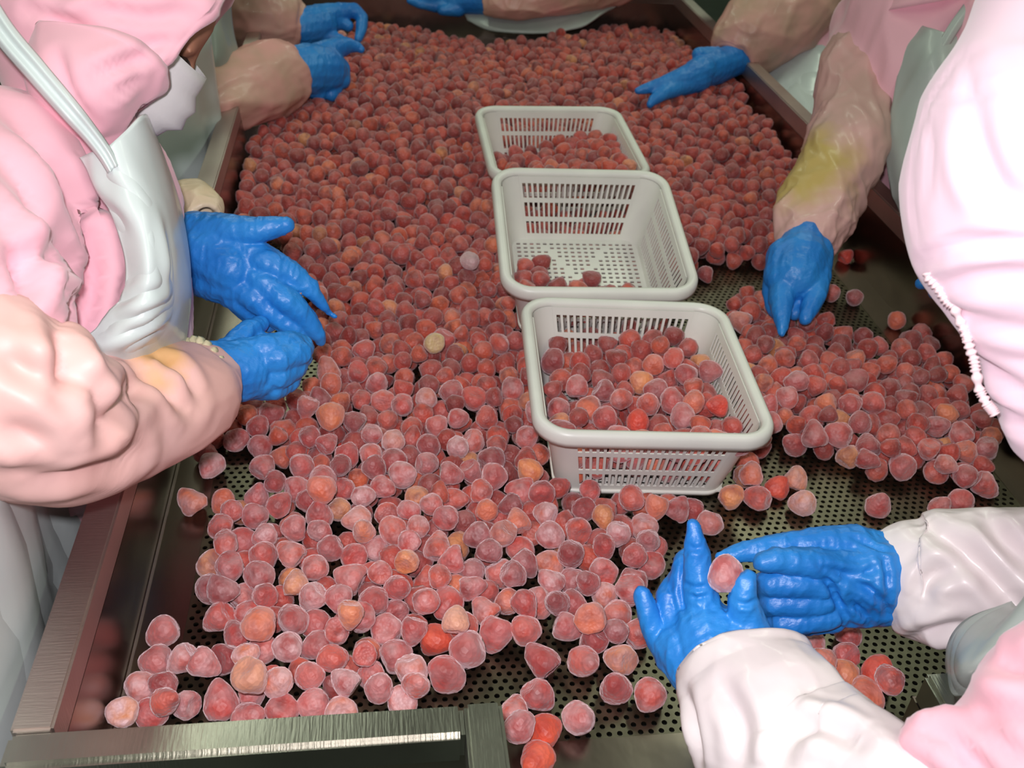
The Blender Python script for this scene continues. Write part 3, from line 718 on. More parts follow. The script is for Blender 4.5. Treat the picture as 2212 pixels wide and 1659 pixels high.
# ------------------------------------------------------------ people
def V3(*a): return np.array(a, float)
def unit(a): a = np.array(a, float); return a/np.linalg.norm(a)
class Fig:
    """a worker: joints in metres; builds one continuous body and hangs the clothing on it"""
    def __init__(s, foot, face, hip, chest, neck, head, look, crown, arms, label, z_hip=.86):
        s.face = unit(face); s.side = unit(np.cross([0,0,1], s.face)); s.hip, s.chest, s.neck, s.head = map(np.array, (hip, chest, neck, head))
        s.look = unit(look); s.crown = unit(np.array(crown) - s.look*(np.array(crown)@s.look)); s.ear = np.cross(s.crown, s.look)
        s.arms = arms; s.foot = np.array(foot); s.label = label; s.root = None
    def body(s, skip_head=False):
        S = []; sd = s.side
        S += chain([(*(s.hip-sd*.05), .105), (*(s.hip+sd*.05), .105)]) + chain([(*s.hip, .12), (*((s.hip+s.chest)/2), .105), (*s.chest, .115)])
        S += chain([(*s.chest, .11), (*(s.neck*.8+s.chest*.2), .06), (*s.neck, .052), (*(s.head-s.crown*.05-s.look*.01), .05)])
        for sh, el, wr, hand in s.arms:
            S += chain([(*s.chest, .08), (*sh, .052), (*el, .038), (*wr, .024)]); 
        for h in s.arms: 
            if h[3]: S += [(V*1.0, f) for V, f in h[3]]
        L, K, U = s.look, s.ear, s.crown; H_ = s.head
        S.append(ellipsoid(H_+U*.025-L*.01, (K*.074, L*.092, U*.088)))                  # skull
        S.append(ellipsoid(H_-U*.045+L*.022, (K*.052, L*.058, U*.070)))                 # jaw
        S += chain([(*(H_+U*.012+L*.082), .009), (*(H_-U*.022+L*.100), .014)])          # nose
        S += chain([(*(H_-K*.022-U*.056+L*.078), .008), (*(H_+K*.022-U*.056+L*.078), .008)])   # lips
        S += chain([(*(H_-K*.04+U*.026+L*.068), .012), (*(H_+K*.04+U*.026+L*.068), .012)])     # brow
        for q in (-1, 1): S.append(ellipsoid(H_+K*.076*q-U*.005, (K*.010, L*.020, U*.032), 10))
        for q in (-1, 1):
            hp = s.hip+sd*.09*q-V3(0,0,.05); kn = np.array([s.foot[0], s.foot[1], .47])+sd*.10*q+s.face*.03; an = np.array([s.foot[0], s.foot[1], .09])+sd*.11*q
            S += chain([(*hp, .088), (*kn, .055), (*an, .038)]) + chain([(*(an-V3(0,0,.045)), .04), (*(an+s.face*.15-V3(0,0,.055)), .033)])
        me = union('person', S, .0085, 3); s.root = link('person', me, M['skin']); tag(s.root, s.label, 'person')
        for q in (-1, 1):
            E_, F_ = ellipsoid(H_+K*.031*q+U*.006+L*.076, (K*.013, L*.011, U*.010), 12); s.add('eye', mesh('eye', E_, F_), 'eye')
        return s
    def add(s, name, me, m, label=None):
        o = link(name, me, M[m]); o.parent = s.root
        if label: o['label'] = label
        return o
    def legs(s):
        for q in (-1, 1):
            sd = s.side*q; hp = s.hip+sd*.085; kn = np.array([s.foot[0], s.foot[1], .47])+sd*.10+s.face*.03; an = np.array([s.foot[0], s.foot[1], .16])+sd*.11
            me = loft('trousers', [(*hp,.11,.12),(*kn,.085,.09),(*(an+V3(0,0,.12)),.08,.085)], 24, 32, side=s.face); folds(me, .008, 12, (0,0,1), 3, 4); s.add('trousers', me, 'pink')
            b = union('boot', chain([(*(an+V3(0,0,.16)),.068),(*(an-V3(0,0,.05)),.058)])+chain([(*(an-V3(0,0,.10)),.056),(*(an+s.face*.15-V3(0,0,.11)),.046)]), .012, 3); s.add('boot', b, 'boot')
    def apron_skirt(s, m, zt, zb=.45, wdt=.20, fwd=.15):
        pts = []
        for z in np.linspace(zt, zb, 14):
            c = s.hip + s.face*0; row = []
            for a in np.linspace(-1.25, 1.25, 36):
                p = np.array([c[0], c[1], z]) + s.face*(math.cos(a)*fwd) + s.side*(math.sin(a)*wdt)*(1+.10*(zt-z)) + s.face*.010*math.sin(a*11+z*3)*(zt-z+.3); row.append(p)
            pts.append(row)
        s.add('apron', sheet('apron', pts, .003), m)
def sheet(name, pts, t=.002):
    """thin double-sided cloth from a grid of points"""
    A = np.array(pts); r, c = A.shape[:2]; gu = np.gradient(A, axis=0); gv = np.gradient(A, axis=1); n = np.cross(gu, gv); n /= np.maximum(np.linalg.norm(n, axis=2), 1e-9)[...,None]
    B = A - n*t; V = np.vstack([A.reshape(-1,3), B.reshape(-1,3)]); o = r*c; Fc = []
    for i in range(r-1):
        for j in range(c-1):
            a = i*c+j; Fc.append((a, a+1, a+c+1, a+c)); Fc.append((o+a, o+a+c, o+a+c+1, o+a+1))
    for j in range(c-1): Fc.append((j, o+j, o+j+1, j+1)); k = (r-1)*c+j; Fc.append((k, k+1, o+k+1, o+k))
    for i in range(r-1): a = i*c; Fc.append((a, a+c, o+a+c, o+a)); a = i*c+c-1; Fc.append((a, o+a, o+a+c, a+c))
    return mesh(name, V, Fc)
def resample(rows, nr, nc):
    """rows: list of rows of (u,v,d) -> smooth grid of world points"""
    R = [catmull([P(*p) for p in row], nc) for row in rows]; R = np.array(R); out = np.stack([catmull(R[:,j], nr) for j in range(nc)], 1); return out
def glove(fig, name_rows, dd=0.0, seed=0, voxel=.0022, amp=.0016, label=None, cr=()):
    S = []
    for rows in name_rows: S += chain_px([(u, v, d, r*1.10) for u, v, d, r in rows], dd)
    me = union('glove', S, voxel, 3); folds(me, amp, 60, (.2,.3,1), 2.5, seed, .8)
    if cr: crease(me, cr, .0028, .0024)
    return fig.add('glove', me, 'glove', label)
def hand_core(name_rows, k=.58):
    S = []
    for rows in name_rows: S += chain_px([(u, v, d, r*k) for u, v, d, r in rows])
    return S
def sleeve(fig, name, rows, m, seed=0, amp=.006, scale=13, ratio=.95, mouth=True, dirn=None, stretch=2.5, label=None, n=130, rings=130, fine=.35, cr=(), cross=1.0):
    pth = px(rows, ratio); me = loft(name, pth, rings, n, mouth=mouth); d = dirn if dirn is not None else np.array(pth[-1][:3])-np.array(pth[0][:3])
    folds(me, amp, scale, d, stretch, seed, fine); dx = np.cross(VIEW, d); folds(me, amp*.55*cross, scale*1.9, d*.6+dx*.8, stretch*1.3, seed+100, fine); folds(me, amp*.30*cross, scale*3.6, d*.8-dx*.5, 3, seed+200, .3)
    if cr: crease(me, cr, .010, .009)
    return fig.add(name, me, m, label)
def ruffle(c, a, b, ra, rb, r=.004, amp=.003, n=46, rows=10):
    """gathered elastic round an opening: a wavy ring"""
    V = []; Fc = []; N_ = n*4
    for i in range(N_):
        t = 2*math.pi*i/N_; k = 1+amp/ra*math.sin(n*t); e = unit(np.cross(a, b)); p = c + a*ra*k*math.cos(t) + b*rb*k*math.sin(t); rad = unit(p-c)
        for j in range(6): q = 2*math.pi*j/6; rr = r*(1+.35*math.sin(n*t+1)); V.append(p + rad*rr*math.cos(q) + e*rr*math.sin(q))
    for i in range(N_):
        for j in range(6): Fc.append((i*6+j, i*6+(j+1)%6, ((i+1)%N_)*6+(j+1)%6, ((i+1)%N_)*6+j))
    return mesh('elastic_trim', V, Fc)
def hood_shell(fig, m, r=.125, label=None, seed=1):
    H_, L, U = fig.head, fig.look, fig.crown
    pth = [(*(H_-L*.125+U*.03), .03, .03), (*(H_-L*.110+U*.03), .08, .08), (*(H_-L*.07+U*.02), r*.93, r*.90), (*(H_-L*.01+U*.01), r*1.02, r*.98), (*(H_+L*.045), r*.92, r*.88), (*(H_+L*.075-U*.005), r*.76, r*.72)]
    me = loft('hood', pth, 34, 56, side=fig.ear, mouth=True); folds(me, .006, 11, U, 2.5, seed); fig.add('hood', me, m, label)
    nk = fig.neck; ch = fig.chest
    me = loft('collar', [(*(H_-U*.05-L*.02), .085, .095), (*nk, .095, .105), (*(nk*.55+ch*.45), .13, .17)], 24, 48, side=fig.face); folds(me, .008, 12, (0,0,1), 3, seed+1); fig.add('hood_cape', me, m)
def mask(fig, k=1.0, f0=0.0):
    H_, L, U, K = fig.head, fig.look, fig.crown, fig.ear; pts = []
    for z in np.linspace(.012, -.105, 12):
        row = []
        for a in np.linspace(-1.2, 1.2, 20):
            f = .088+.022*math.exp(-((z+.035)/.03)**2)*math.cos(a)**2 + .003*math.sin(z*260)
            if z < -.07: f -= (-.07-z)*.9
            row.append(H_ + U*z*k + L*((f+f0)*math.cos(a)+.002) + K*(.072*k*math.sin(a)))
        pts.append(row)
    fig.add('face_mask', sheet('face_mask', pts, -.0015), 'mask')
def smock(fig, extra=(), m='pink', voxel=.0095, amp=.010, seed=3, up=None, label=None, rt=.125, arms=True, cr=()):
    sd = fig.side; S = []
    S += [loft('x', [(*(fig.hip-V3(0,0,.30)),.21,.16),(*(fig.hip-V3(0,0,.1)),.20,.15),(*fig.hip,.19,.145),(*((fig.hip+fig.chest)/2),.175,rt*1.05),(*fig.chest,.18,rt),(*(fig.neck*.45+fig.chest*.55),.15,rt*.85),(*(fig.neck*.9+fig.chest*.1),.08,.075)], 24, 40, side=fig.face, build=False)]
    for sh, el, wr, h in (fig.arms if arms else ()): S += chain([(*(fig.chest*.5+sh*.5), .10), (*sh, .082), (*((sh+el)/2), .074), (*el, .066)])
    for q in extra: S.append(q)
    me = union('smock', S, voxel, 5); folds(me, amp, 8, up if up is not None else fig.neck-fig.hip, 3.0, seed, .45); folds(me, amp*.4, 20, (up if up is not None else fig.neck-fig.hip), 3.0, seed+50, .4)
    if cr: crease(me, cr)
    return fig.add('smock', me, m, label)

stain(M['slv_stain'], P(1735,375,1.84), .115, (0.56,0.39,0.13))
stain(M['slv_peach'], P(330,745,1.06), .05, (0.80,0.45,0.20))

# ===== A: the near worker on the left =====
A_up = [  # left hand, palm down over the other: wrist, palm, thumb, fingers   (u, v, depth, radius px)
 [(392,520,1.33,52),(450,545,1.31,58),(505,580,1.30,56)], [(425,590,1.33,42),(480,610,1.31,42),(520,625,1.30,36)], [(420,500,1.32,40),(480,515,1.30,42),(530,545,1.30,40)],
 [(430,498,1.31,36),(500,500,1.29,34),(560,497,1.28,25),(602,489,1.28,20),(618,486,1.28,15)],
 [(520,540,1.30,38),(580,568,1.29,31),(628,592,1.30,25),(668,622,1.31,19),(694,654,1.32,10),(712,676,1.33,5),(724,684,1.33,3)],
 [(515,580,1.30,34),(570,612,1.29,29),(620,650,1.29,26),(662,690,1.31,22),(686,722,1.32,15),(693,738,1.33,9)],
 [(500,605,1.30,34),(545,640,1.29,28),(592,676,1.30,25),(635,708,1.31,21),(655,725,1.32,13)],
 [(485,622,1.31,30),(520,655,1.30,24),(552,685,1.31,20),(580,704,1.31,14)]]
A_low = [  # right hand, curled
 [(415,800,1.20,52),(470,805,1.21,58),(530,795,1.23,56)], [(420,830,1.20,36),(500,830,1.22,36),(560,820,1.24,36)], [(430,775,1.20,36),(500,775,1.22,34)],
 [(520,765,1.23,30),(580,752,1.23,28),(628,742,1.25,25),(655,748,1.27,20)],
 [(540,785,1.23,32),(600,775,1.23,29),(645,762,1.25,25),(664,752,1.27,14)],
 [(545,808,1.24,32),(600,808,1.24,30),(638,792,1.26,24),(655,772,1.28,17)],
 [(545,830,1.25,30),(590,836,1.25,26),(622,822,1.27,22),(640,802,1.29,16)],
 [(470,780,1.22,30),(505,745,1.24,24),(535,715,1.26,20),(560,700,1.28,17)], [(520,728,1.26,19),(565,738,1.27,18),(590,735,1.28,14)]]
neckA = P(150,150,1.10); chA = P(110,420,1.13); hipA = P(90,900,1.32)
A = Fig(foot=(-.66,.93), face=(1,.12,0), hip=V3(-.53,.93,.93), chest=P(150,430,1.15), neck=P(180,170,1.09), head=P(270,24,1.085),
        look=RM.T@unit([.62,.66,.42]), crown=RM.T@unit([.72,-.66,-.05]),
        arms=[(P(-20,380,.98), P(-30,880,.90), P(425,805,1.19), hand_core(A_low)), (P(190,420,1.36), P(260,560,1.50), P(392,520,1.33), hand_core(A_up))],
        label='person in bright pink hood and smock with white bib apron bending over the left rail').body()
A.add('smock_skirt', loft('smock_skirt', [(-.54,.80,1.10,.30,.165),(-.54,.80,.9,.30,.165),(-.54,.80,.6,.30,.165),(-.54,.80,.5,.30,.165)], 20, 48, side=(1,0,0)), 'pink')
# smock: torso follows the photographed outline, with the near upper arm
tors = loft('x', px([(150,235,1.10,75,1.2),(140,300,1.10,150,1.3),(120,380,1.12,225,1.3),(95,470,1.13,278,1.25),(70,580,1.15,315,1.2),(60,700,1.19,325,1.1),(60,820,1.25,300,1.1),(70,980,1.36,250,1.1),(75,1150,1.50,210,1.1)]), 40, 56, build=False)
me = union('smock', [tors]+chain_px([(40,330,1.02,120),(-30,420,.95,165),(-50,560,.91,180),(-45,700,.88,185),(-50,840,.87,170)])+chain_px([(150,380,1.3,90),(210,480,1.40,90),(270,560,1.5,80)]), .0085, 6)
def wA(co): 
    q = PROJ(co); return np.clip(1.2-(q[:,0]-330)/120, .15, 1)
folds(me, .020, 8.5, P(260,720,1.05)-P(-40,120,1.05), 4.2, 11, .35, wA); folds(me, .007, 20, P(200,700,1.05)-P(60,120,1.05), 3.5, 17, .4, wA)
crease(me, [(.014,.013,[(0,215),(90,330),(150,440),(205,560)]), (.014,.013,[(-20,290),(50,390),(110,500),(150,560)]), (.011,.016,[(60,600),(66,556),(100,548),(135,566),(160,575)]), (.010,.016,[(60,560),(70,610),(52,645)]),
            (.009,.018,[(162,575),(152,640),(142,700),(140,755)]), (.009,.014,[(196,500),(203,580),(192,660),(165,730)]), (.014,.014,[(-20,450),(20,500),(30,560),(10,620)]), (.009,.010,[(120,330),(170,430),(215,520)])])
A.add('smock', me, 'pink')
# hood
hp = [(40,-170,1.04,90),(75,-140,1.05,190),(130,-95,1.06,262),(205,-40,1.07,292),(285,25,1.08,296),(345,72,1.09,288),(388,108,1.10,268)]
me = loft('hood', [(*P(u,v,d), h*d/F, h*d/F*.72) for u,v,d,h in hp], 70, 110, mouth=True); folds(me, .011, 9.0, P(420,60,1.0)-P(100,60,1.0), 3.2, 23, .5)
crease(me, [(.008,.009,[(190,12),(307,36),(398,29)]), (.009,.012,[(130,60),(200,90),(253,98),(335,74)]), (.008,.009,[(110,-10),(200,-40),(330,-20)]), (.007,.008,[(60,20),(140,45),(240,62)]), (.007,.008,[(270,140),(330,100),(365,88)])])
A.add('hood', me, 'pink')
me = loft('hood_cape', px([(215,130,1.02,150,.8),(190,190,1.01,120,.9),(195,240,1.03,92,.9),(205,300,1.06,80,.9),(215,350,1.08,78,.8)]), 50, 80); folds(me, .010, 14, P(240,340,1.0)-P(120,60,1.0), 3, 29, .5); crease(me, [(.007,.010,[(190,170),(253,145),(315,122)]), (.007,.009,[(120,120),(150,200),(200,270)]), (.006,.008,[(215,200),(260,190),(300,170)])]); A.add('hood_cape', me, 'pink')
mask(A, 1.12, .012)
# mask loop and dark hair line are covered by the hood; the bib apron
bib = resample([
 [(168,340,.985),(225,318,.965),(270,283,.975),(312,246,1.01),(325,262,1.10)],
 [(212,415,.985),(262,395,.965),(310,372,.985),(352,345,1.05),(362,350,1.15)],
 [(250,500,.985),(300,480,.965),(345,460,.99),(384,440,1.07),(392,450,1.18)],
 [(268,575,.985),(320,570,.965),(370,560,1.00),(405,550,1.09),(410,560,1.20)],
 [(257,640,.985),(315,640,.97),(370,635,1.01),(413,630,1.11),(412,640,1.22)],
 [(208,705,.99),(285,705,.98),(350,705,1.02),(405,700,1.14),(404,705,1.24)],
 [(138,768,1.00),(230,775,1.00),(320,775,1.05),(394,770,1.18),(394,775,1.28)],
 [(138,860,1.12),(230,860,1.12),(320,860,1.16),(380,860,1.26),(380,860,1.34)]], 70, 60)
me = sheet('apron', bib, .003); folds(me, .0022, 12, P(330,760,1.0)-P(240,300,1.0), 5, 31, .2)
crease(me, [(.010,.004,[(200,335),(215,400),(260,440),(292,475)]), (.008,.003,[(345,470),(360,560),(362,625)]), (.009,.006,[(215,690),(300,662),(365,640)]), (.009,.006,[(250,748),(310,715),(360,690)])])
A.add('apron', me, 'apron')
# lower apron hanging outside the rail
sk = []
for i, z in enumerate(np.linspace(1.20, .42, 18)):
    sk.append([V3(-.348-.012*(i/15)+.008*math.sin(a*9+i*.15)-.06*max(0,a)**2.2-.01*max(0,-a)**2, .66+.42*a*(1+.04*i/15), z) for a in np.linspace(-1, 1, 44)])
me = sheet('apron_skirt', sk, .003); folds(me, .012, 7, (0,.15,1), 3.5, 37, .4); A.add('apron_skirt', me, 'apron')
# strap over the shoulder
st = []
for u, v, d, h in [(-70,-60,.93,27),(0,60,.925,27),(75,150,.925,26),(150,237,.935,24),(195,290,.95,20),(225,330,.96,18),(245,365,.965,16)]:
    st.append([(u-h*.80, v+h*.62, d+.004), (u-h*.4, v+h*.3, d-.003), (u, v, d+.002), (u+h*.4, v-h*.3, d-.003), (u+h*.80, v-h*.62, d+.004)])
A.add('apron_strap', sheet('apron_strap', resample(st, 50, 17), .002), 'apron')
# oversleeves
sleeve(A, 'oversleeve', [(-60,690,.87,120),(-50,770,.86,195),(0,850,.87,212),(75,905,.91,196),(150,922,.96,170),(235,905,1.02,150),(310,880,1.07,138),(375,856,1.12,128),(418,832,1.16,112),(440,815,1.18,88),(448,810,1.19,76)], 'slv_peach', 41, .0060, 8, .85, True, None, 3.0, n=150, rings=150, cr=[(.012,.012,[(278,775),(350,830),(416,890)]), (.012,.012,[(307,815),(265,870),(224,934)]), (.014,.012,[(0,1020),(120,1040),(230,1010),(300,985)]), (.012,.012,[(0,925),(60,950),(110,990)]), (.012,.016,[(118,650),(140,730),(150,800),(140,850)]), (.010,.010,[(160,800),(210,850),(225,930)]), (.010,.009,[(330,770),(390,800),(430,860)]), (.010,.009,[(0,760),(60,800),(120,810)])])
a_ = RM.T@unit([.42,.90,.1]); c_ = P(446,808,1.185); b_ = np.cross(a_, unit(P(470,800,1.2)-P(430,815,1.18))); b_ = unit(b_)
A.add('elastic_cuff', ruffle(c_, a_, b_, .041, .036, .0055, .002, 22), 'cuff_y', 'yellowed gathered cuff')
sleeve(A, 'oversleeve', [(250,560,1.50,60),(300,500,1.46,66),(350,465,1.43,62),(400,450,1.40,56),(430,452,1.37,44),(440,470,1.35,34)], 'slv_cream', 43, .006, 13, .9)
glove(A, A_up, 0, 5); glove(A, A_low, 0, 6)
A.legs()

# ===== F: the near worker on the right =====
F_left = [
 [(1570,1480,.965,80),(1545,1425,.975,82),(1525,1375,.985,72)], [(1610,1440,.965,78),(1590,1400,.975,66),(1560,1370,.98,52)], [(1500,1450,.975,52),(1470,1400,.985,50)], [(1640,1420,.97,52),(1600,1380,.975,48)],
 [(1525,1350,.985,48),(1516,1300,.985,34),(1510,1245,.985,28),(1506,1195,.985,25),(1500,1160,.985,18),(1496,1135,.985,12)],
 [(1490,1350,.995,34),(1478,1300,1.00,26),(1470,1250,1.005,23),(1474,1215,1.01,18),(1482,1195,1.02,12)],
 [(1465,1370,.995,32),(1446,1325,1.00,24),(1440,1290,1.005,21),(1448,1262,1.015,17),(1458,1245,1.03,12)],
 [(1455,1420,.99,36),(1425,1385,.995,24),(1405,1345,.995,20),(1394,1305,.995,19),(1388,1284,.995,16)],
 [(1620,1385,.975,50),(1612,1335,.97,36),(1604,1295,.965,29),(1608,1262,.962,23),(1616,1248,.962,15)]]
F_right = [
 [(1925,1240,1.10,80),(1870,1240,1.09,80),(1820,1240,1.085,66)], [(1900,1290,1.10,56),(1840,1300,1.09,50),(1790,1300,1.085,40)], [(1920,1200,1.10,46),(1850,1190,1.09,46)],
 [(1850,1180,1.09,42),(1790,1172,1.085,32),(1712,1176,1.085,26),(1640,1186,1.085,22),(1590,1196,1.085,17),(1556,1202,1.085,9)],
 [(1850,1232,1.075,44),(1790,1222,1.065,33),(1725,1213,1.055,28),(1675,1209,1.05,24),(1648,1213,1.05,19)],
 [(1790,1262,1.085,30),(1700,1264,1.095,26),(1645,1266,1.08,24),(1662,1260,1.065,25),(1720,1262,1.06,26),(1770,1266,1.065,27)],
 [(1785,1305,1.09,28),(1700,1306,1.10,25),(1655,1306,1.085,23),(1672,1303,1.072,24),(1725,1304,1.068,25),(1775,1300,1.07,26)],
 [(1800,1335,1.095,28),(1720,1346,1.105,24),(1672,1350,1.09,22),(1690,1346,1.078,23),(1740,1342,1.074,24),(1790,1330,1.076,26)]]
_e0, _e1 = P(2003,596,.775), P(2136,920,.775); OPT = unit(_e1-_e0); _pl = unit(np.cross(OPT, VIEW)); _pl = _pl if _pl@(P(1900,800,.775)-_e0) > 0 else -_pl
OPN = unit(_pl*.62+VIEW*.78); OPM = unit(VIEW*.62-_pl*.78); OPC = (_e0+_e1)/2+OPM*.155      # the hood's face opening: centre and axes
Fg = Fig(foot=(1.22,.80), face=(-1,-.10,0), hip=V3(1.17,.78,.93), chest=P(2960,1150,.88), neck=P(2700,760,.84), head=P(2445,575,.795), look=OPN, crown=-OPT,
         arms=[(P(2700,1230,.76), P(2140,1790,.78), P(1610,1470,.95), hand_core(F_left)), (P(2560,1080,.98), P(2420,1290,1.05), P(1940,1240,1.10), hand_core(F_right))],
         label='person in a pale pink hood at the right, turning over one strawberry in blue gloves').body()
hr = [(2440,-150,.84,60),(2400,-90,.83,190),(2370,0,.80,235),(2355,110,.785,270),(2345,220,.78,330),(2345,320,.775,368),(2345,420,.775,378),(2350,500,.775,362),(2370,590,.775,322),(2395,690,.78,286),(2415,800,.785,266),(2440,870,.79,262),(2455,920,.80,225),(2470,950,.81,170),(2480,970,.82,90)]
me = loft('hood', [(*P(u,v,d), h*d/F, h*d/F*.92) for u,v,d,h in [(a, b, c+.010, e-(14 if b > 540 else 4)) for a, b, c, e in hr]], 120, 130); folds(me, .005, 9, P(2212,700,.7)-P(2112,500,.7), 2.0, 51, .4)
crease(me, [(.006,.009,[(1985,572),(2063,534),(2140,522),(2260,520)]), (.008,.008,[(2040,620),(2120,600),(2260,590)]), (.008,.007,[(2050,670),(2130,700),(2260,720)]), (.010,.007,[(2095,190),(2110,330),(2150,450)]), (.008,.007,[(2080,740),(2140,800),(2230,860)]), (.010,.006,[(2100,300),(2160,400),(2260,470)]), (.008,.007,[(2100,780),(2150,880),(2240,930)])])
hoodF = Fg.add('hood', me, 'pink_pale')
for ln in ([(2085,100),(2050,160),(2008,224),(1978,320),(1969,380),(1975,470),(1994,552)], [(2082,120),(2090,165),(2088,208),(2050,214),(2010,216)], [(2088,208),(2150,190),(2212,172),(2300,160)], [(2000,240),(2012,330),(2005,430)]):
    crease(me, [ln], .0035, .0022)
# open the hood towards the face and gather an elastic round the opening
bvF = BVHTree.FromPolygons([v.co for v in me.vertices], [p.vertices for p in me.polygons]); loop = []
for a_ in np.linspace(0, 2*math.pi, 260, endpoint=False):
    cx, sx = math.cos(a_), math.sin(a_); x = .074*math.copysign(abs(cx)**.6, cx); y = .080*math.copysign(abs(sx)**.6, sx)
    o_ = OPC+OPT*x+OPM*y; h = bvF.ray_cast(Vector(o_+OPN*.3), Vector(-OPN))
    if h[0] is None: h = bvF.find_nearest(Vector(o_))
    loop.append(np.array(h[0]))
loop = np.array(loop)
for _ in range(6): loop = (np.roll(loop, 1, 0)+2*loop+np.roll(loop, -1, 0))/4
bm = bmesh.new(); bm.from_mesh(me); kill = []
for v in bm.verts:
    d = np.array(v.co)-OPC; x, y, z = d@OPT, d@OPM, d@OPN
    if z > -.06 and abs(x/.074)**3.3+abs(y/.080)**3.3 < 1: kill.append(v)
bmesh.ops.delete(bm, geom=kill, context='VERTS'); bm.to_mesh(me); bm.free(); me.update()
V = []; Fc = []; K_ = len(loop)
for i, c in enumerate(loop):
    t = unit(loop[(i+1)%K_]-loop[i-1]); n1 = unit(np.cross(t, OPN)); n2 = np.cross(n1, t); r = .0048+.0013*math.sin(i*1.25)
    for j in range(8): q = 2*math.pi*j/8; V.append(c + (n1*math.cos(q)+n2*math.sin(q))*r)
for i in range(K_):
    for j in range(8): Fc.append((i*8+j, i*8+(j+1)%8, ((i+1)%K_)*8+(j+1)%8, ((i+1)%K_)*8+j))
Fg.add('elastic_trim', mesh('elastic_trim', V, Fc), 'elastic', 'ruffled elastic edge of the hood')
edge = [(1998,590),(2024,640),(2047,690),(2066,745),(2083,800),(2096,850),(2112,888),(2136,920)]
n_ = 180; ed = catmull([P(u,v,.785) for u, v in edge], n_)
for i in range(n_):                                   # slide each point onto the hood's outer rim
    h_ = np.array(bvF.find_nearest(Vector(ed[i]))[0]); ed[i] = ed[i] + (h_-ed[i])*min(1, .010/max(1e-6, np.linalg.norm(h_-ed[i])))
V = []; Fc = []
for _ in range(8): ed[1:-1] = (ed[:-2]+2*ed[1:-1]+ed[2:])/4
for i, c in enumerate(ed):
    t = unit(ed[min(i+1,n_-1)]-ed[max(i-1,0)]); n1 = unit(np.cross(t, VIEW)); n2 = np.cross(n1, t); r = .0036+.0011*math.sin(i*1.25)
    for j in range(8): q = 2*math.pi*j/8; V.append(c + (n1*math.cos(q)+n2*math.sin(q))*r)
for i in range(n_-1):
    for j in range(8): Fc.append((i*8+j, i*8+(j+1)%8, (i+1)*8+(j+1)%8, (i+1)*8+j))
Fg.add('elastic_trim', mesh('elastic_trim', V, Fc), 'elastic', 'ruffled outer edge of the hood')
mask(Fg)
smock(Fg, extra=chain_px([(2310,1560,.76,205),(2190,1640,.76,150),(2070,1620,.765,88),(1995,1600,.77,54)])+chain_px([(2700,1230,.76,245),(2200,1760,.775,200)])+chain_px([(2760,1180,.82,190),(2560,1350,.76,220),(2310,1560,.75,200),(2250,1850,.74,200)]), m='pink', amp=.006, seed=61, arms=False, voxel=.007,
      cr=[(.008,.012,[(1960,1560),(2040,1590),(2100,1640),(2150,1690)]), (.008,.010,[(2040,1480),(2110,1530),(2212,1550)]), (.010,.010,[(2120,1400),(2180,1430),(2230,1440)]), (.008,.010,[(2030,1545),(2120,1580),(2212,1640)])])
ap = resample([[(2330,1180,.86),(2260,1235,.87),(2205,1310,.90),(2190,1300,.96)], [(2290,1290,.86),(2200,1350,.87),(2110,1400,.90),(2090,1340,.97)], [(2250,1400,.87),(2140,1430,.88),(2075,1450,.91),(2050,1400,.98)], [(2200,1500,.90),(2120,1500,.92),(2062,1500,.96),(2050,1470,1.0)]], 30, 30)
me = sheet('apron', ap, .003); folds(me, .004, 14, P(2212,1300,.9)-P(2080,1500,.9), 4, 65); Fg.add('apron', me, 'apron_g', 'grey translucent bib apron')
sleeve(Fg, 'oversleeve', [(1990,1830,.77,190),(1930,1790,.79,200),(1850,1740,.82,202),(1770,1690,.85,200),(1700,1620,.88,185),(1650,1545,.905,172),(1620,1485,.93,152),(1608,1450,.945,144)], 'slv_white', 71, .005, 9, .85, True, None, 3.0, n=150, rings=140, cr=[(.010,.007,[(1692,1548),(1722,1578),(1694,1615),(1690,1659)]), (.008,.009,[(1480,1500),(1498,1574),(1510,1650)]), (.009,.010,[(1715,1565),(1790,1568),(1850,1600)]), (.009,.008,[(1560,1480),(1600,1560),(1600,1650)])])
sleeve(Fg, 'oversleeve', [(2520,1200,1.04,190),(2400,1245,1.04,175),(2300,1255,1.05,160),(2200,1250,1.06,146),(2120,1246,1.07,143),(2040,1246,1.08,142),(1985,1242,1.09,132),(1955,1236,1.095,112),(1945,1234,1.10,98)], 'slv_white', 73, .005, 9, .85, True, None, 3.0, n=150, rings=140, cr=[(.010,.013,[(1990,1125),(2083,1190),(2166,1275),(2212,1330)]), (.009,.010,[(2080,1225),(2030,1235),(2000,1260),(1995,1300)]), (.009,.012,[(1960,1385),(2020,1370),(2090,1350)]), (.009,.009,[(2130,1110),(2170,1170),(2220,1220)])])
glove(Fg, F_left, 0, 7, .0020, cr=[[(1480,1262),(1502,1270),(1525,1266)], [(1490,1285),(1506,1292),(1528,1286)], [(1478,1318),(1472,1290),(1470,1240)], [(1590,1300),(1612,1306),(1630,1298)], [(1488,1180),(1503,1186),(1520,1180)]])
glove(Fg, F_right, 0, 8, .0020, cr=[(.0045,.005,[(1803,1238),(1877,1273),(1918,1315)]), (.0045,.005,[(1778,1236),(1807,1290),(1836,1348)]), (.004,.004,[(1905,1190),(1918,1250),(1916,1330)]), (.004,.004,[(1770,1225),(1850,1240),(1900,1225)]), (.0035,.0035,[(1830,1290),(1870,1330),(1880,1350)]), (.0035,.0035,[(1840,1160),(1900,1185),(1940,1190)])])
Fg.legs(); Fg.apron_skirt('apron_g', 1.05)
hb = berry((*P(1566,1240,.972), 39*.972/F), 'b_frost', 'frosted strawberry held between thumb and raised forefinger of blue gloves')

